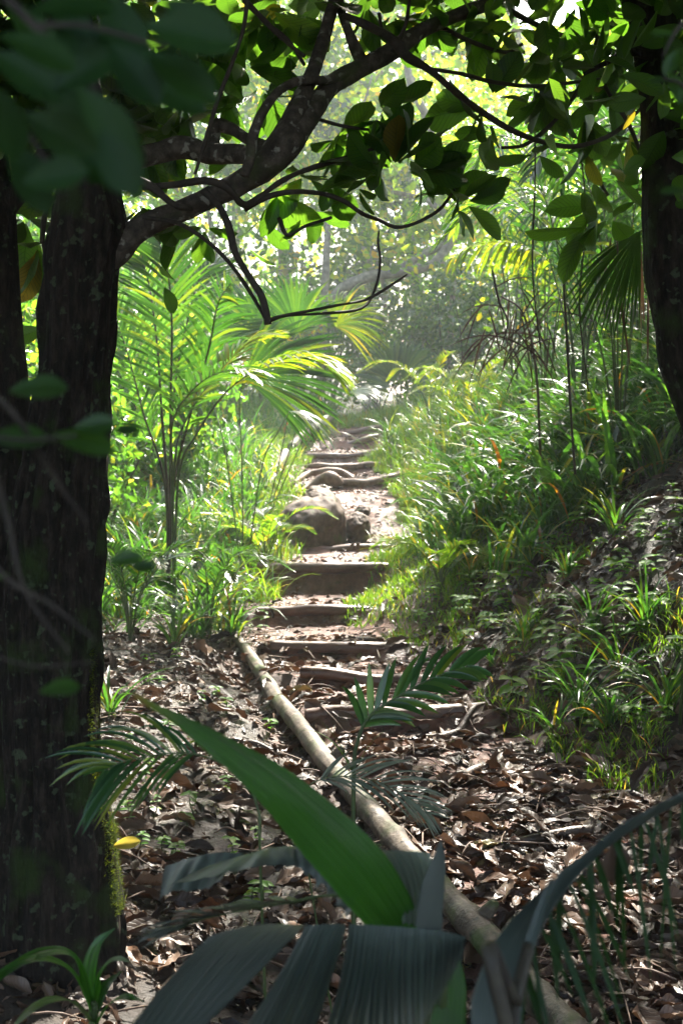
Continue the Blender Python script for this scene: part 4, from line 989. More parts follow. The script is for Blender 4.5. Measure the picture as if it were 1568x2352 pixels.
# draped dark sheet in three segments
def drape(name, ridge, ends, mids, npl, dz=.0024, mat=M_frontD, jag=.012, nl=26, var=.5):
    per = 4; nc = npl * per + 1
    A = spl([P(*q) for q in ridge], nc); Bm = spl([P(*q) for q in mids], nc); E = spl([P(*q) for q in ends], nc)
    t = np.linspace(0, 1, nl)
    s = np.arange(nc)
    ph = np.abs(((s / per * 2) % 2) - 1) * 2 - 1
    V = np.zeros((nl, nc, 3))
    for k, tt_ in enumerate(t):
        V[k] = (1 - tt_) ** 2 * A + 2 * tt_ * (1 - tt_) * (2 * Bm - .5 * A - .5 * E) + tt_ ** 2 * E
    side = nrm(np.gradient(V, axis=1)); along = nrm(np.gradient(V, axis=0)); nn = np.cross(side, along)
    V = V + nn * (dz * ph[None] * np.minimum(1, .25 + t * 2)[:, None])[..., None]
    tooth = (ph > 0) * RNG.uniform(.4, 1.2, nc)
    V = V + along * (jag * tooth[None] * (np.clip((t[:, None] - .9) / .1, 0, 1)))[..., None]
    mb = MB(); mb.add(V.reshape(-1, 3), grid_faces(nl, nc), var, np.stack(np.meshgrid(t, s / per, indexing='ij'), -1).reshape(-1, 2))
    return mb.build(name, mat, fp)
drape('leaf_segment', [(700, 2126, 1.7), (640, 2122, 1.69), (560, 2128, 1.66), (480, 2150, 1.62)], [(410, 2420, 1.45), (360, 2430, 1.44), (310, 2430, 1.42), (265, 2400, 1.40)], [(610, 2220, 1.6), (530, 2225, 1.58), (440, 2240, 1.55), (375, 2265, 1.52)], 18, .0022)
drape('leaf_segment', [(795, 2122, 1.71), (770, 2122, 1.7), (730, 2124, 1.7), (700, 2126, 1.69)], [(690, 2460, 1.45), (640, 2460, 1.45), (570, 2470, 1.44), (480, 2470, 1.43)], [(760, 2260, 1.6), (720, 2270, 1.6), (660, 2280, 1.6), (610, 2290, 1.58)], 12, .0022)
drape('leaf_segment', [(1070, 2152, 1.66), (1010, 2138, 1.68), (905, 2128, 1.71), (800, 2122, 1.72)], [(1062, 2190, 1.64), (1000, 2300, 1.56), (900, 2430, 1.47), (700, 2490, 1.45)], [(1066, 2172, 1.65), (1010, 2210, 1.64), (895, 2270, 1.63), (772, 2290, 1.62)], 24, .0022, jag=.05)
drape('pale_leaf_segment', [(862, 1955, 1.85), (905, 1953, 1.85), (950, 1955, 1.84), (985, 1958, 1.82)], [(925, 2120, 1.74), (955, 2125, 1.74), (975, 2130, 1.73), (990, 2130, 1.73)], [(900, 2010, 1.8), (935, 2020, 1.8), (970, 2025, 1.8), (995, 2030, 1.79)], 7, .002, mat=M_pale, jag=.004)
mb = MB(); lamina(mb, PP((990, 2190, 1.7), (985, 2120, 1.7), (995, 2040, 1.7), (1008, 1980, 1.7), (1012, 1930, 1.7)), [.010, .016, .015, .010, .001], [.010, .016, .013, .008, .001], (0.1, -1, .3), 30, 13, .0012, 6, var=.2); mb.build('narrow_blade', M_frontD, fp)
mb = MB(); lamina(mb, PP((1045, 2200, 1.76), (1040, 2260, 1.74), (1028, 2360, 1.7), (1015, 2480, 1.66)), [.006, .018, .024, .024], [.006, .018, .024, .024], (0.2, -1, -.1), 24, 13, .0012, 6, var=.5); mb.build('green_blade', M_front, fp)
# grey frond reaching left behind
def pfrond(lab_parent, pts, *a, **k): return frond(lab_parent, PP(*pts), *a, **k)
drape('side_segment', [(880, 1975, 1.95), (760, 1945, 2.0), (640, 1945, 2.05), (520, 1975, 2.1)], [(800, 2105, 1.85), (740, 2030, 1.95), (640, 1985, 2.0), (400, 2030, 2.05)], [(860, 2030, 1.9), (750, 1985, 1.97), (640, 1965, 2.02), (460, 2000, 2.08)], 8, .002, jag=.01)
drape('side_segment', [(560, 1960, 2.1), (500, 1958, 2.12), (440, 1970, 2.15), (380, 1990, 2.18)], [(520, 2010, 2.05), (470, 2040, 2.08), (400, 2045, 2.1), (370, 2060, 2.12)], [(540, 1985, 2.08), (485, 2000, 2.1), (420, 2008, 2.12), (375, 2025, 2.15)], 4, .002, jag=.01)
pfrond(fp, [(985, 2150, 1.75), (800, 2060, 1.85), (650, 2075, 1.95), (470, 2110, 2.0), (380, 2150, 2.0)], 12, .10, .012, .3, mat=M_frontD, start=.45, ang=.5, stem_r=.003)

# frond at lower right
base2 = np.array([.5, 1.35, float(ground(.5, 1.35))])
fr = empty('palm', base2, 'dark arching frond with dangling leaflets at the lower right corner', 'palm')
mids_ = PP((1180, 2420, 1.35), (1185, 2300, 1.38), (1215, 2170, 1.42), (1275, 2060, 1.48), (1370, 1960, 1.55), (1470, 1890, 1.62), (1600, 1820, 1.7))
stem(fr, [base2] + mids_[:3], .006, M_stemd)
mb = MB(); lamina(mb, mids_[:5], [.042, .050, .040, .022, .004], [.004, .006, .006, .005, .002], [(-.5, -1, .4), (-.5, -1, .6), (-.3, -.8, 1), (0, -.5, 1)], 36, 21, .0016, 9, -.15, var=.1); mb.build('left_lamina', M_frontD, fr)
mb = MB()
c = spl(mids_, 80); tube(mb, np.hstack([c, np.linspace(.005, .002, 80)[:, None]]), 6); mb.build('rachis', M_stemd, fr)
mb = MB()
ks = np.sort(np.clip(np.linspace(22, 76, 26) + RNG.normal(size=26) * 1.3, 20, 78)).astype(int)
pos = c[ks]
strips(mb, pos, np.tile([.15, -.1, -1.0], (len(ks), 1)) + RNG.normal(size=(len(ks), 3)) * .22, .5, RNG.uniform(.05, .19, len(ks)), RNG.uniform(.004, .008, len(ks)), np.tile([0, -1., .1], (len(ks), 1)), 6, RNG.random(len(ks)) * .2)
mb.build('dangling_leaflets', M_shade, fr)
mb = MB()
tn = nrm(np.gradient(c, axis=0))[ks]
strips(mb, pos, tn + np.array([.1, 0, .18]), .15, .10, .010, np.tile([0, -.5, 1.], (len(ks), 1)), 6, RNG.random(len(ks)) * .2)
mb.build('upper_leaflets', M_frontD, fr)
mb = MB(); inst(mb, leaf_grid(.7, .2, .25, 9, 7, wav=.15, seed=4), P(1415, 1925, 1.6)[None], np.array([[-.1, 0, -1]]), np.array([[.3, -1, .2]]), .055, .93)
tag(mb.build('dead_leaf', M_deadhang), 'orange brown dead leaf caught on the dark frond at lower right', 'leaf')

# small fine fronds at left and centre
d = 2.6
b = np.array([-.12, 2.7, float(ground(-.12, 2.7))])
q = empty('feather_palm', b, 'fine leaflet frond with narrow leaflets left of the long green blade', 'palm')
frond(q, [b] + PP((600, 2050, d), (590, 1850, d), (520, 1760, d), (420, 1730, d), (300, 1745, d), (240, 1770, d)), 19, .17, .0075, .9, start=.62, ang=.85, stem_r=.003, lean=(0, -1, .7))
d = 3.4
b = np.array([.02, 3.5, float(ground(.02, 3.5))])
q = empty('feather_palm', b, 'pale fine frond drooping over the edging log at centre', 'palm')
frond(q, [b] + PP((700, 1950, d), (690, 1830, d), (760, 1785, d), (880, 1800, d), (990, 1870, d)), 19, .16, .006, .6, start=.55, ang=.6, stem_r=.0025, mat=M_pale, lean=(0, -1, 1))
d = 4.6
b = np.array([(812 - 784) / F * d, d, float(ground((812 - 784) / F * d, d))])
q = empty('palm_seedling', b, 'palm seedling with arching striped leaflets standing in front of the steps', 'palm')
frond(q, [b] + PP((812, 1790, d), (822, 1700, d), (850, 1645, d), (915, 1600, d), (1000, 1555, d), (1080, 1530, d)), 14, .17, .024, .6, start=.42, ang=.75, stem_r=.008, lenprof=[.9, 1, 1, .9, .8, .6], lean=(.1, -1, .9))
mb = MB()
blades(mb, np.repeat(P(815, 1790, d)[None], 3, 0), np.array([2.6, 3.4, .3]), np.array([.28, .24, .20]), np.array([.4, .3, .2]), np.array([1.4, .6, 1.0]), .016, 8); mb.build('basal_leaf', M_palm, q)

# ------------------------------------------------------------------ strap plants (tufts)
def tuft(base, n, L, wd, lab, cat='plant', name='grass_tuft', mat=None, lean=(.1, .7), droop=(.6, 1.8), az=None, group=None, stem=False):
    e = empty(name, base, lab, cat, group)
    mb = MB()
    azs = RNG.uniform(0, 6.283, n) if az is None else np.asarray(az)
    blades(mb, np.repeat(base[None], n, 0) + RNG.normal(size=(n, 3)) * np.array([.012, .012, 0]) * (L * 3), azs, L * RNG.uniform(.65, 1.15, n), RNG.uniform(*lean, n), RNG.uniform(*droop, n), wd, 8)
    o = mb.build('blades', mat or M_sedge, e)
    return e
b = P(215, 2420, 2.3)
tb = empty('strap_leaf_plant', [b[0], b[1], float(ground(b[0], b[1]))], 'glossy strap leaved plant arching at the bottom left corner', 'plant')
mb = MB(); tube(mb, [[b[0], b[1], float(ground(b[0], b[1])), .012], [*b, .009], [*P(215, 2300, 2.3), .007]], 8, 14); mb.build('stem', M_stem, tb)
mb = MB()
for pts, w_ in [([(215, 2330, 2.3), (170, 2240, 2.25), (110, 2205, 2.2), (40, 2215, 2.15), (-60, 2270, 2.1)], .012), ([(215, 2300, 2.3), (205, 2240, 2.3), (225, 2170, 2.3), (265, 2132, 2.3)], .014), ([(220, 2300, 2.3), (235, 2235, 2.28), (265, 2205, 2.25), (300, 2210, 2.2)], .012), ([(210, 2310, 2.3), (170, 2200, 2.25), (100, 2190, 2.2), (20, 2230, 2.15), (-40, 2290, 2.1)], .013), ([(215, 2352, 2.3), (160, 2300, 2.2), (90, 2310, 2.1), (20, 2370, 2.0)], .013), ([(225, 2352, 2.3), (250, 2310, 2.25), (290, 2290, 2.2), (330, 2300, 2.2)], .010), ([(220, 2330, 2.3), (240, 2270, 2.35), (280, 2230, 2.4)], .010)]:
    k = len(pts)
    lamina(mb, PP(*pts), [w_ * .5, w_ * .8, w_ * .9, w_ * .6, .0008], [w_ * .5, w_ * .8, w_ * .9, w_ * .6, .0008], (0, -.6, 1), 26, 5, 0.0, 1, .25, var=random.random() * .6)
mb.build('blades', M_front, tb)

TU = [(400, 1490, 22, .42, .020, 'bright rosette of strap leaves on the litter left of the steps', M_sedge), (258, 1650, 16, .40, .018, 'strap leaved tuft against the big trunk beside the litter', M_sedge),
      (565, 1275, 46, .62, .026, 'sunlit clump of upright sword leaves left of the boulder', M_palmY), (540, 1290, 34, .5, .024, 'second shorter sword leaf clump just below the sunlit one', M_sedge),
      (470, 1300, 40, .55, .022, 'broad bladed tuft in the thicket left of the tall riser', M_sedge), (350, 1330, 36, .55, .022, 'shaded broad bladed tuft beside the big trunk', M_sedge), (300, 1250, 36, .6, .022, 'dense blade clump between trunk and fern', M_sedge),
      (1245, 1240, 30, .46, .020, 'narrow upright grass tuft rising from litter on the right bank', M_sedge), (1180, 1130, 34, .5, .024, 'vivid tuft above the litter slope on the right bank', M_sedge), (1410, 1230, 24, .42, .018, 'dark tuft high on the litter slope under the right trunk', M_sedge),
      (1330, 1640, 30, .40, .012, 'arching fine sedge tuft on the lower right bank', M_sedge), (1420, 1560, 26, .38, .012, 'loose sedge tuft above the arching fine one', M_sedge), (1530, 1640, 34, .42, .012, 'dark fountain of sedge at the right edge', M_sedge), (1270, 1700, 20, .34, .011, 'small sedge tuft nearest the path on the right', M_sedge),
      (1360, 1450, 22, .40, .012, 'thin sedge tuft amid litter halfway up the right slope', M_sedge), (1480, 1450, 24, .4, .014, 'sedge tuft in deep shade by the right edge', M_sedge), (940, 1170, 30, .32, .012, 'soft grass tuft overhanging the red earth cut', M_grass), (1000, 1120, 30, .4, .014, 'tall soft grass tuft above the thick sweeping root', M_grass),
      (1100, 1040, 40, .6, .020, 'long bladed tuft leaning over the sunny verge', M_sedge), (1210, 980, 44, .7, .028, 'large tuft of long glossy blades in the right thicket', M_sedge), (1330, 1050, 40, .6, .024, 'glossy blade clump right of the large tuft', M_sedge), (1080, 1330, 26, .26, .010, 'low grass tuft at the head of the litter slope', M_grass), (1200, 1480, 22, .3, .011, 'fine tuft below the largest bright seedling', M_sedge), (1130, 1540, 18, .22, .010, 'short tuft just above the nearest step end', M_sedge), (1400, 1680, 26, .4, .012, 'arching sedge tuft overhanging the path at right', M_sedge), (1300, 1330, 22, .34, .014, 'tuft halfway up the litter slope by the long grey leaf', M_sedge),
      (1440, 1080, 34, .5, .022, 'dull blade clump below the dried hanging leaflets', M_sedge)]
for (u, v, n_, L, wd, lab, mt) in TU:
    tuft(uv2ground(u, v), n_, L, wd, lab, mat=mt)

# opposite-leaved seedlings
T_seed = leaf_grid(.55, .15, .25, 6, 5, obov=0.0)
def seedling(base, h, L, lab, group, seed, pairs=3):
    rs = random.Random(seed)
    e = empty('seedling', base, lab, 'seedling', group)
    top = base + np.array([rs.uniform(-.2, .2) * h, rs.uniform(-.3, .1) * h, h])
    mid_ = (base + top) / 2 + np.array([rs.uniform(-.1, .1) * h, 0, 0])
    mb = MB(); tube(mb, [[*base, .003], [*mid_, .0022], [*top, .0012]], 5, 8); mb.build('stem', M_stem, e)
    mb = MB()
    for k in range(pairs):
        f = 1 - k * .8 / pairs
        p = base * (1 - f) + top * f
        a0 = rs.uniform(0, 6.28) + k * 1.57
        m_ = 4 if k == 0 else 2
        for j in range(m_):
            a = a0 + j * 6.283 / m_ + rs.uniform(-.3, .3)
            dd = np.array([[math.cos(a), math.sin(a), rs.uniform(-.15, .35)]])
            inst(mb, T_seed, p[None], dd, np.array([[rs.uniform(-.2, .2), -.35, 1]]), L * rs.uniform(.7, 1.1), min(.95, rs.random()))
    mb.build('leaves', M_seed, e)
SD = [(1140, 1390, .20, .11, 'largest bright seedling with paired leaves in the middle of the right slope'), (1200, 1350, .16, .10, 'bright seedling just right of the largest one'), (1350, 1180, .22, .12, 'broad leaved seedling at the top of the litter slope'), (1290, 1560, .14, .10, 'seedling with two large leaves on the lower right slope'), (1180, 1620, .14, .10, 'light green seedling beside the end of the nearest step'),
      (605, 1470, .24, .06, 'leafy seedling at the left end of the fourth step'), (1060, 1420, .13, .09, 'seedling at the grassy edge of the right slope'), (1420, 1350, .14, .09, 'seedling below the dark tuft'), (1020, 1610, .06, .06, 'tiny seedling on the path near the end of the nearest step'), (470, 1420, .12, .06, 'seedling with yellowish leaves left of the steps'), (500, 1440, .12, .05, 'young seedling left of the log end'),
      (620, 1690, .08, .045, 'single sunlit seedling beside the edging log'), (520, 1640, .08, .045, 'small seedling on dark earth left of the edging log'), (500, 1610, .07, .05, 'small seedling above the dead stick'), (430, 1900, .05, .04, 'little seedling by the left litter'), (1050, 1280, .14, .09, 'seedling among grass above the right slope')]
for i, (u, v, h, L, lab) in enumerate(SD):
    seedling(uv2ground(u, v), h, L, lab, 'seedlings on the banks', i, 4 if h > .18 else 3)
for i in range(150):
    u = random.uniform(940, 1560); v = random.uniform(1120, 1700)
    if v > 1420 + (u - 900) * .6: continue
    seedling(uv2ground(u, v), random.uniform(.05, .15), random.uniform(.04, .085), 'small bright green seedling scattered on the litter of the right bank', 'small seedlings on the right bank', 100 + i)
for i in range(34):
    u = random.uniform(240, 640); v = random.uniform(1400, 2150)
    if v > 1500 and u > 480 + (v - 1500) * .3: continue
    seedling(uv2ground(u, v), random.uniform(.04, .09), random.uniform(.025, .045), 'tiny seedling sprouting from the litter left of the edging log', 'tiny seedlings left of the path', 300 + i)

# ------------------------------------------------------------------ grass as stuff
def scat(n, yr, off, side=1, pw=1.0):
    y = RNG.uniform(yr[0], yr[1], n); t = off[0] + (off[1] - off[0]) * RNG.random(n) ** pw
    t = t + .22 * vn(np.stack([y * 1.1, y * 0], -1), 61) + .12 * vn(np.stack([y * 3.1, y * 0], -1), 63)
    x = xc(y) + side * (hw(y) + t)
    return np.stack([x, y, ground(x, y)], -1)
mb = MB()
p = scat(52000, (8.6, 25), (.0, 1.4), 1, 1.2); nz = fbm(p[:, :2] * 1.6, 5, 3)
dens = np.interp(p[:, 1], [8.6, 10, 13, 25], [.15, .6, 1, 1]); p = p[(RNG.random(len(p)) < dens) & (nz > -.25)]
blades(mb, p, RNG.uniform(0, 6.28, len(p)), RNG.uniform(.04, .15, len(p)) * np.interp(p[:, 1], [9, 14], [.6, 1]), RNG.uniform(0, .6, len(p)), RNG.uniform(.2, 1.4, len(p)), RNG.uniform(.005, .009, len(p)), 4)
p = scat(11000, (11.5, 26), (-.1, .7), -1); p = p[fbm(p[:, :2] * 1.6, 6, 3) > -.15]
blades(mb, p, RNG.uniform(0, 6.28, len(p)), RNG.uniform(.06, .2, len(p)), RNG.uniform(0, .6, len(p)), RNG.uniform(.2, 1.4, len(p)), .008, 4)
p = scat(5000, (23.5, 30), (-.6, .8), 1); blades(mb, p, RNG.uniform(0, 6.28, len(p)), RNG.uniform(.1, .35, len(p)), RNG.uniform(0, .6, len(p)), RNG.uniform(.2, 1.4, len(p)), .012, 4)
n_ = 5200
uv_x = RNG.uniform(.7, 3.4, n_); uv_y = RNG.uniform(6.2, 12.5, n_); tt_ = uv_x - xc(uv_y) - hw(uv_y)
q = (tt_ > .05) & (fbm(np.stack([uv_x * 1.8, uv_y * 1.8], -1), 71, 3) > .02)
p = np.stack([uv_x, uv_y, ground(uv_x, uv_y)], -1)[q]; p = np.repeat(p, 5, 0); p[:, :2] += RNG.normal(size=(len(p), 2)) * .02
blades(mb, p, RNG.uniform(0, 6.28, len(p)), RNG.uniform(.05, .16, len(p)), RNG.uniform(0, .7, len(p)), RNG.uniform(.4, 1.6, len(p)), .006, 5)
tag(mb.build('grass', M_grass), 'short sunlit grass covering the verges of the path', None, None, 'stuff')
mb = MB()   # tall blades massed on both banks
def clumps(nc, per, yr, off, side, L, wd, mat_seg=6, droop=(.6, 2.0), keepf=None):
    c = scat(nc, yr, off, side)
    if keepf is not None: c = c[keepf(c)]
    p = np.repeat(c, per, 0); k = len(p)
    p[:, :2] += RNG.normal(size=(k, 2)) * .06
    sc = np.repeat(RNG.uniform(.6, 1.2, len(c)), per)
    blades(mb, p, RNG.uniform(0, 6.283, k), RNG.uniform(L[0], L[1], k) * sc, RNG.uniform(.05, .6, k), RNG.uniform(*droop, k), wd * sc, mat_seg)
clumps(150, 16, (9.5, 15), (.9, 2.8), 1, (.5, .95), .032, droop=(1.0, 2.4))
clumps(360, 22, (9.5, 17), (.75, 3.0), 1, (.3, .65), .020)
clumps(260, 24, (12, 26), (.4, 2.6), 1, (.3, .7), .016)
clumps(300, 22, (9.5, 16), (.35, 2.4), -1, (.25, .6), .020)
clumps(260, 22, (14, 27), (.3, 3.0), -1, (.3, .8), .022)
tag(mb.build('undergrowth', M_sedge), 'massed long bladed undergrowth on both banks of the path', None, None, 'stuff')
mb = MB()
clumps(420, 26, (12.5, 25), (.15, 1.6), 1, (.22, .55), .010)
clumps(160, 22, (11, 20), (.1, .9), -1, (.2, .45), .012)
tag(mb.build('tall_grass', M_grass), 'tall soft grass glowing in the sun beside the upper path', None, None, 'stuff')

# ------------------------------------------------------------------ leaf litter
def torn(tp, seed):
    v, f, u = tp; v = v.copy()
    e = np.abs(u[:, 1]) > .9
    v[:, 1] *= np.where(e, 1 + .30 * vn(np.stack([u[:, 0] * 9 + seed * 5, u[:, 1] * 3], -1), seed), 1)
    v[:, 2] += .05 * vn(np.stack([u[:, 0] * 5, u[:, 1] * 2 + seed * 3.1], -1), seed + 9)
    return v, f, u
T_dead = [torn(leaf_grid(.36 + .05 * k, .12, .10, 9, 7, wav=.12, curl=.2, seed=k, obov=-.05), k) for k in range(3)] + [torn(leaf_grid(.34, .5, -.1, 9, 7, wav=.14, curl=-.5, seed=9, obov=-.1), 4), torn(leaf_grid(.46, -.15, .2, 9, 7, wav=.15, curl=.2, seed=5, obov=0), 5), torn(leaf_grid(.26, .3, .3, 9, 7, wav=.3, curl=1.6, seed=12, obov=0), 7)]
def litter_pts(n, yr, xr):
    y = RNG.uniform(*yr, n); x = RNG.uniform(*xr, n); return x, y
def lay(mb, x, y, size, lift=.012, tilt=.35):
    n = len(x); z = ground(x, y); nn = gN(x, y) + RNG.normal(size=(n, 3)) * tilt
    nn = nrm(nn); xd = rdir(n, 0, .2); xd = xd - nn * np.sum(xd * nn, -1, keepdims=True)
    k = RNG.integers(0, len(T_dead), n); pos = np.stack([x, y, z + lift * RNG.random(n) + .004], -1)
    for j in range(len(T_dead)):
        q = k == j
        inst(mb, T_dead[j], pos[q], xd[q], nn[q], np.broadcast_to(size, (n,))[q])
mb = MB()
x, y = litter_pts(12000, (3.3, 9.6), (-1.9, 2.9)); q = RNG.random(len(x)) < np.where(np.abs(x - xc(y)) < hw(y), np.interp(y, [6, 7.2, 8], [.9, .5, .22]), np.where(x < xc(y), .55 + .4 * (fbm(np.stack([x * 2, y * 2], -1), 91, 2) > .1), .9)); x, y = x[q], y[q]; onp = np.abs(x - xc(y)) < hw(y) + .1
lay(mb, x[onp], y[onp], RNG.uniform(.07, .17, onp.sum()), .012, .09); lay(mb, x[~onp], y[~onp], RNG.uniform(.04, .13, (~onp).sum()))
x, y = litter_pts(9000, (9.0, 14.0), (-1.6, 3.2)); t_ = x - xc(y) - hw(y); q = (RNG.random(len(x)) < np.where(t_ > .1, .7, .2)); lay(mb, x[q], y[q], RNG.uniform(.03, .09, q.sum()))
x, y = litter_pts(2600, (14.0, 24.0), (-1.0, 1.2)); q = np.abs(x - xc(y)) < hw(y) + .1; lay(mb, x[q], y[q], RNG.uniform(.03, .09, q.sum()))
x, y = litter_pts(9000, (3.4, 8.5), (-1.6, 2.6)); lay(mb, x, y, RNG.uniform(.008, .03, len(x)), .015, .4)
tag(mb.build('leaf_litter', M_dead), 'carpet of small brown dead leaves and crumbs on the forest floor', None, None, 'stuff')
# individually lying big leaves
me_list = []
for j, tp in enumerate(T_dead):
    for var in (.15, .4, .6, .78, .9):
        m_ = MB(); m_.add(tp[0], tp[1], var, tp[2]); o = m_.build('fallen_leaf', M_dead); me_list.append((o.data, var)); bpy.data.objects.remove(o)
def place_leaf(x, y, s, lab, group, az=None, var=None, tilt=.3, lift=.02):
    cand = [m for m, v in me_list if var is None or abs(v - var) < .05]
    o = bpy.data.objects.new('fallen_leaf', random.choice(cand)); SC.collection.objects.link(o)
    n_ = Vector(gN(np.array(x), np.array(y))) + Vector((random.gauss(0, tilt), random.gauss(0, tilt), 0)); n_.normalize()
    a = random.uniform(0, 6.28) if az is None else az
    xd = Vector((math.cos(a), math.sin(a), 0)); xd = (xd - n_ * xd.dot(n_)).normalized(); yd = n_.cross(xd)
    from mathutils import Matrix
    M = Matrix((xd, yd, n_)).transposed().to_4x4(); M.translation = Vector((x, y, float(ground(x, y)) + lift + random.random() * .01))
    o.matrix_world = M @ Matrix.Scale(s, 4)
    o['label'] = lab; o['category'] = 'leaf'
    if group: o['group'] = group
BL = [(830, 1430, .21, 'large purplish brown leaf lying on the fourth step tread', .15, 3.14), (880, 1420, .16, 'grey upright leaf at the right end of the fourth step', .6, 1.2), (1220, 1620, .17, 'pale pinkish oval leaf standing on the lower right bank', .78, 1.3), (1290, 1290, .22, 'long grey leaf lying on the upper litter slope', .78, .2), (1030, 1275, .16, 'pale tan leaf in the grass right of the steps', .6, 2.0), (1090, 1370, .13, 'rosy brown leaf on the right slope near the bright seedling', .6, 1.0),
      (930, 1680, .20, 'flat tan leaf lying below the nearest step', .6, .2), (740, 1595, .16, 'pointed brown leaf between the first two steps', .6, .8), (1410, 1800, .24, 'very large curled brown leaf propped on the bank at right', .4, 2.2), (1370, 1780, .2, 'folded tan leaf behind the very large curled one', .6, 2.8), (480, 1520, .24, 'bright pale leaf curling in the sun left of the log end', .78, 2.2), (520, 1480, .16, 'ragged brown leaf above the bright pale one', .4, .6),
      (490, 1870, .2, 'tan leaf lying behind the fine left frond', .6, .1), (370, 1850, .16, 'broad pale leaf propped behind the fine frond leaflets', .78, 1.3), (600, 1920, .2, 'curled brown leaf with pale rim at left', .4, .3), (310, 2060, .14, 'orange brown leaf near the foot of the big trunk', .9, .8), (1500, 1940, .16, 'brown leaf at the right edge of the near path', .4, .1), (880, 1505, .18, 'long curled leaf on the tread above the second step', .6, .4), (1450, 1480, .2, 'large pale brown leaf high on the right bank', .6, 2.0), (1080, 1560, .18, 'wedge shaped brown leaf beside the nearest step end', .4, 2.0), (960, 1480, .15, 'upright grey brown leaf by the third step end', .6, 1.4)]
for u, v, s, lab, var, az in BL:
    b = uv2ground(u, v); place_leaf(b[0], b[1], s, lab, None, az, var, .25, .035)
cnt = 0
while cnt < 265:
    u = random.uniform(230, 1568); v = random.uniform(1380, 2350)
    if u < 300 and v > 1700: continue
    b = uv2ground(u, v)
    onp = abs(b[0] - xc(b[1])) < hw(b[1])
    if b[1] > 11 or (onp and b[1] > 7 and random.random() < .7): continue
    place_leaf(b[0], b[1], random.uniform(.10, .20), 'brown fallen leaf lying among the litter of path and bank', 'fallen leaves on the path and banks', lift=.012 + random.random() * .02)
    cnt += 1
# thin sticks
mb = MB()
for k in range(420):
    y = random.uniform(3.6, 10.5); x = random.uniform(-1.6, 2.6); a = random.uniform(0, 6.28); L = random.uniform(.08, .35)
    x2, y2 = x + math.cos(a) * L, y + math.sin(a) * L
    tube(mb, [[x, y, float(ground(x, y)) + .02, .003], [(x + x2) / 2, (y + y2) / 2, float(ground((x + x2) / 2, (y + y2) / 2)) + .035, .0035], [x2, y2, float(ground(x2, y2)) + .015, .002]], 5, 6)
tag(mb.build('fallen_twigs', M_root), 'fine dead twigs strewn through the litter', None, None, 'stuff')

# ------------------------------------------------------------------ background forest
def bg_tree(x, y, h, r, nleaf, lab, seed, mat=M_bg1, bark=M_barkpale, lean=0.0, trunk_r=.12, size=.17, low=.3, limbs=9, tpl=T_wide, group=None, name='tree', clear=None):
    rs = random.Random(seed); b = gpt(x, y)
    e = empty(name, b, lab, 'tree', group)
    top = b + np.array([lean * h, rs.uniform(-.1, .1) * h, h])
    bend = np.array([rs.uniform(-.06, .06) * h, 0, 0])
    tp = spl([b - np.array([0, 0, .3]), b * .65 + top * .35 + bend, b * .3 + top * .7 - bend, top], 24)
    mb = MB(); tube(mb, np.hstack([tp, np.linspace(trunk_r, trunk_r * .3, 24)[:, None]]), 10, None, noise=.15, nscale=3, seed=seed)
    ends = []
    for k in range(limbs):
        f = low + (1 - low) * (k + .5) / limbs
        p0 = tp[int(f * 23)]; a = rs.uniform(0, 6.283)
        R = r * rs.uniform(.5, 1.05) * (1 - .45 * abs(f - .6))
        p3 = p0 + np.array([math.cos(a) * R, math.sin(a) * R, rs.uniform(.1, .55) * R])
        p1 = p0 * .6 + p3 * .4 + np.array([0, 0, .1 * R]); 
        c = spl([p0, p1, p3], 10)
        tube(mb, np.hstack([c, np.linspace(trunk_r * .42, trunk_r * .1, 10)[:, None]]), 6, None, noise=.2)
        ends += [c[5], c[7], c[9], c[9] + RNG.normal(size=3) * .3 * r, c[8] + RNG.normal(size=3) * .3 * r]
    mb.build('trunk', bark, e)
    ends = np.array(ends); per = max(1, nleaf // len(ends))
    sub = np.repeat(ends, 6, 0) + RNG.normal(size=(len(ends) * 6, 3)) * r * .16
    p = np.repeat(sub, max(1, per // 6), 0); p = p + RNG.normal(size=p.shape) * r * .075
    if clear is not None: p = p[~clear(p)]
    if seed >= 500: p = p[~((p[:, 1] > -1.5) & (np.abs(p[:, 0]) < .27 * p[:, 1] + 1.6) & (p[:, 2] < 2.2 + .45 * np.maximum(p[:, 1], 0)))]
    p = p[p[:, 2] > ground(p[:, 0], p[:, 1]) + .05]
    mb = MB(); inst(mb, tpl, p, rdir(len(p), -.35, .8), rdir(len(p), .8), size * RNG.uniform(.6, 1.25, len(p)))
    mb.build('crown', mat, e)
    return e
def skyhole(p):
    u = 784 + p[:, 0] / p[:, 1] * F; v = 1176 - (p[:, 2] - CAMZ) / p[:, 1] * F
    return ((u - 1265) / 90) ** 2 + ((v - 5) / 60) ** 2 < 1
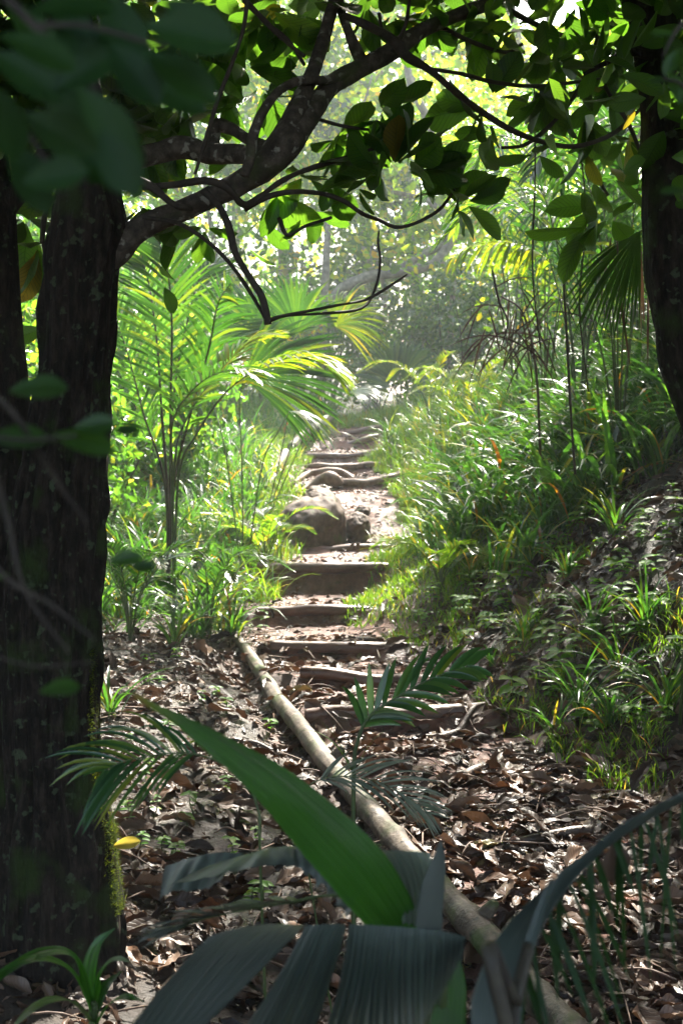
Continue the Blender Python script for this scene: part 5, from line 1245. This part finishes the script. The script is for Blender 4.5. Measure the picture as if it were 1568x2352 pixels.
BG = [
 (-1.0, 34, 13.0, 3.6, 9000, 'pale trunked tree in the bright forest behind the path, straight above its crest', M_bg1, 0.02, .16),
 (2.2, 33, 12.5, 3.4, 9000, 'leaning pale tree whose trunk slants through the glowing leaves at centre', M_bg1, -.10, .17),
 (5.0, 35, 13.5, 3.6, 9000, 'yellow green tree glowing above the right bank', M_bg1, .04, .14),
 (-4.2, 33, 12.5, 3.6, 9000, 'bright tree behind the arched main limb', M_bg1, .0, .15),
 (-7.5, 31, 11.5, 3.6, 8000, 'deep green tree seen behind the big left trunk', M_bg2, .05, .14),
 (8.5, 32, 12.5, 3.6, 8000, 'dark green tree behind the tall cane palm', M_bg2, -.05, .14),
 (1.0, 41, 15, 4.4, 9000, 'hazy far tree filling the gap at the centre', M_bg1, .0, .18),
 (-3.5, 43, 16, 4.6, 9000, 'hazy far tree left of centre', M_bg1, .0, .18),
 (5.5, 44, 16, 4.6, 9000, 'hazy far tree right of centre', M_bg1, .0, .18),
 (-10, 42, 15, 4.6, 7000, 'far dark tree beyond the left trunks', M_bg2, .0, .18),
 (11, 42, 15, 4.6, 7000, 'far dark tree beyond the right trunk', M_bg2, .0, .18),
 (-2.6, 27.5, 6.2, 2.2, 5200, 'small bushy tree behind the fan palms', M_bg2, .03, .07),
 (.4, 28.5, 6.8, 2.0, 3800, 'slim tree with sparse blue green leaves over the path crest', M_bg3, .03, .06),
 (3.6, 27.0, 6.0, 2.2, 5200, 'small leafy tree at the head of the right bank', M_bg1, -.04, .07),
 (-5.4, 25.0, 6.5, 2.2, 5600, 'bushy tree behind the tall feather palm', M_bg2, .0, .08),
 (6.2, 24.5, 7.5, 2.6, 6000, 'leafy tree crowding the top of the right bank', M_bg2, -.02, .09),
 (-4.0, 19.0, 5.4, 1.7, 4200, 'thin stemmed tree close behind the feather palm', M_bg2, .0, .05),
 (5.2, 18.0, 6.8, 1.7, 4200, 'thin stemmed tree behind the cane palms', M_bg2, -.02, .05),
]
for i, (x, y, h, r, nl, lab, mt, ln, tr_) in enumerate(BG):
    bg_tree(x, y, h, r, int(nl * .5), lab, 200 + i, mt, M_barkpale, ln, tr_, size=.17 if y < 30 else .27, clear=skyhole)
# the low limbs that arch in the mid distance
e = empty('tree', gpt(-.3, 29), 'grey forked tree with a long low bough sweeping right above the palms', 'tree')
mb = MB()
for q in [[(735, 900, 27, 10), (742, 760, 27, 9), (748, 620, 27, 9), (755, 480, 27.3, 7), (760, 380, 27.5, 5)],
          [(740, 720, 27, 9), (790, 660, 26.8, 13), (860, 632, 26.8, 13), (940, 622, 26.8, 12), (1000, 600, 26.8, 11), (1040, 545, 27, 10), (1065, 490, 27, 8), (1090, 430, 27.3, 5)],
          [(900, 628, 26.8, 10), (960, 590, 26.9, 10), (1020, 555, 27, 9), (1025, 500, 27, 8), (980, 460, 27.2, 7), (900, 440, 27.5, 5)],
          [(1060, 400, 27, 12), (1010, 340, 26.5, 11), (975, 260, 26, 10), (945, 200, 26, 9), (930, 130, 26, 7)], [(1040, 545, 27, 7), (1055, 470, 28, 7), (1060, 400, 29, 8)],
          [(1010, 600, 26.8, 7), (1040, 640, 27, 7), (1035, 720, 27.3, 7), (1030, 850, 27.5, 9)]]:
    tube(mb, px_tube(q), 12, 40, noise=.2, nscale=3)
mb.build('trunk', M_barkpale, e)
mb = MB()
cs = np.array([P(u, v, d) for u, v, d in [(760, 400, 27.5), (900, 430, 27.5), (1090, 420, 27.5), (850, 560, 27.5), (1010, 500, 27.5), (700, 450, 28), (830, 330, 28.5)]])
sub = np.repeat(cs, 9, 0) + RNG.normal(size=(len(cs) * 9, 3)) * .5
p = np.repeat(sub, 34, 0) + RNG.normal(size=(len(sub) * 34, 3)) * .22
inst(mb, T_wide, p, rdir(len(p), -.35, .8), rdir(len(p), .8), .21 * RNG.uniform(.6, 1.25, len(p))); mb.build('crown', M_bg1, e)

# shrubs
def shrub(x, y, h, r, nleaf, lab, mat, size=.12, seed=0):
    b = gpt(x, y); e = empty('shrub', b, lab, 'shrub')
    mb = MB(); cs = []
    for k in range(9):
        a = RNG.uniform(0, 6.28); q = b + np.array([math.cos(a) * r * RNG.uniform(.2, .9), math.sin(a) * r * RNG.uniform(.2, .9), h * RNG.uniform(.5, 1)])
        c = spl([b, (b + q) / 2 + RNG.normal(size=3) * .1 * r, q], 8); tube(mb, np.hstack([c, np.linspace(.02, .006, 8)[:, None]]), 5)
        cs += [c[4], c[6], c[7]]
    mb.build('stems', M_stemd, e)
    cs = np.repeat(np.array(cs), 5, 0); cs = cs + RNG.normal(size=cs.shape) * r * .22
    p = np.repeat(cs, max(1, nleaf // len(cs)), 0); p = p + RNG.normal(size=p.shape) * r * .1
    p = p[p[:, 2] > ground(p[:, 0], p[:, 1]) + .02]
    mb = MB(); inst(mb, T_wide, p, rdir(len(p), -.2), rdir(len(p), .9), size * RNG.uniform(.6, 1.25, len(p))); mb.build('foliage', mat, e)
for i, (x, y, h, r, nl, lab, mt, sz) in enumerate([
    (-1.5, 26.5, 2.2, 1.3, 2600, 'yellowish shrub behind the drooping grey fan leaves', M_bg1, .13), (.7, 27.5, 1.8, 1.3, 2400, 'deep green shrub directly behind the path crest', M_bg2, .12), (2.2, 25.5, 2.0, 1.2, 2600, 'shaded shrub right of the path crest', M_bg3, .12),
    (-3.2, 23, 2.2, 1.3, 2800, 'leafy shrub behind the bright fan palm', M_bg2, .13), (-2.7, 17.5, 1.7, 1.0, 2200, 'glossy shrub behind the lime drooping palm', M_bg2, .12), (-3.6, 14.5, 2.0, 1.1, 2600, 'leafy shrub behind the tall feather palm stems', M_bg2, .12),
    (-2.6, 11.8, 1.2, .8, 1800, 'dense small leaved shrub just right of the big trunk', M_bg2, .09), (-3.4, 9.5, 2.2, 1.0, 2400, 'shrub showing between the two left trunks', M_bg2, .11), (3.6, 21, 2.2, 1.3, 2800, 'sunlit shrub high on the right bank', M_bg1, .12), (3.0, 15.5, 1.6, 1.0, 2200, 'deep green shrub under the cane palms', M_bg2, .10), (3.6, 12.2, 1.7, 1.0, 2200, 'shrub filling the slope behind the dark cane palm', M_bg2, .10), (3.2, 9.0, 1.3, .8, 1600, 'shaded shrub below the right trunk', M_bg3, .09),
    (-2.2, 13.0, 1.5, .9, 2000, 'bushy shrub low between the palm stems and the path', M_bg2, .11), (-1.9, 15.6, 1.5, .9, 2000, 'bushy shrub under the huge glossy fan leaf', M_bg2, .11), (-2.9, 16.2, 2.6, 1.1, 2600, 'tall shrub behind the lime palm tips', M_bg2, .13), (-4.4, 17.0, 3.2, 1.4, 3200, 'tall shrub in the gap behind the feather palm crown', M_bg2, .13), (-3.2, 12.2, 2.4, 1.0, 2400, 'leafy shrub hugging the right side of the big trunk', M_bg2, .11),
    (-.2, 31.5, 3.2, 2.0, 3400, 'tall hazy shrub at the foot of the far forest', M_bg3, .16), (2.6, 31.0, 3.4, 2.0, 3400, 'hazy shrub below the leaning pale tree', M_bg2, .16), (-3.8, 30.5, 3.2, 2.0, 3400, 'hazy shrub left of the forked tree', M_bg2, .16), (5.6, 29.5, 3.4, 2.0, 3400, 'hazy shrub behind the sunlit fern thicket', M_bg2, .16),
    (-6.5, 21, 3.4, 1.8, 3200, 'large dark shrub behind the left trunks', M_bg2, .14), (6.0, 13.5, 2.6, 1.4, 2600, 'large dark shrub at the right edge behind the trunk', M_bg2, .12)]):
    shrub(x, y, h, r, nl, lab, mt, sz)
# distant wood closing the view
mb = MB()
n_ = 38000
yy = RNG.uniform(50, 62, n_); xx = RNG.uniform(-24, 24, n_); g_ = ground(xx, yy)
cl = np.stack([xx, yy, g_ + RNG.random(n_) ** .8 * (11 + 3 * fbm(np.stack([xx * .25, yy * .1], -1), 4, 3))], -1)
nz = fbm(cl * .5, 8, 3); cl = cl[(nz > -.2)]
cl = cl[~skyhole(cl)]
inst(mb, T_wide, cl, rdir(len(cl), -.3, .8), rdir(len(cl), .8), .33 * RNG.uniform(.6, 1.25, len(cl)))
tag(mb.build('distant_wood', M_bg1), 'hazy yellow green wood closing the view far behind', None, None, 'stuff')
# forest to the sides and behind the camera
for i, (x, y, lab) in enumerate([(-6.5, 3, 'broad dark crowned tree outside the frame to the left'), (7.5, 4, 'broad dark crowned tree outside the frame to the right'), (-8.5, 11, 'dense tree outside the frame left of the palms'), (9, 12, 'dense tree outside the frame right of the cane palms')]):
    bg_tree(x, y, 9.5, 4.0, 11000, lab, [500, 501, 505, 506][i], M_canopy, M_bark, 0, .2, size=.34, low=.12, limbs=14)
mb = MB()
x = 0
haze()
# hanging thin vines in the upper right
for i, (pts, lab) in enumerate([([(1225, 150, 8, 2), (1228, 400, 8, 2), (1222, 620, 8, 2), (1240, 800, 8, 1.5)], 'thin hanging vine left of the cane palms'), ([(1330, 330, 7, 2), (1345, 500, 7, 2), (1330, 700, 7, 2), (1350, 900, 7, 1.5)], 'thin hanging vine before the cane palms'), ([(1130, 620, 8, 2.5), (1145, 690, 8, 2.5), (1165, 740, 8, 2), (1150, 800, 8, 1)], 'reddish dry tendril dangling below the lime fan leaf'), ([(1290, 600, 8, 3), (1300, 760, 8, 3), (1310, 950, 8, 3), (1320, 1090, 8, 3)], 'slender dark stem standing in the right thicket')]):
    mb = MB(); tube(mb, px_tube(pts), 6, 30, noise=.3); tag(mb.build('vine', M_twig), lab, 'vine')
mb = MB()
dl_ = []
for k in range(46):
    u = random.uniform(1100, 1290); v = random.uniform(660, 790)
    strips(mb, P(u, v, 10 + random.uniform(-.5, .5))[None], np.array([[random.uniform(-.6, .6), -.2, random.uniform(-.9, .3)]]), .9, random.uniform(.25, .55), .012, np.array([[random.uniform(-1, 1), -1, 0.3]]), 6, random.random() * .5)
tube(mb, px_tube([(1240, 1050, 10, 3), (1230, 850, 10, 3), (1200, 720, 10, 2.5), (1150, 680, 10, 2)]), 6, 20)
tag(mb.build('dried_palm_frond', M_deadhang), 'reddish brown dried frond drooping in the right thicket', 'frond')
print('faces', sum(len(o.data.polygons) for o in SC.objects if o.type == 'MESH'))
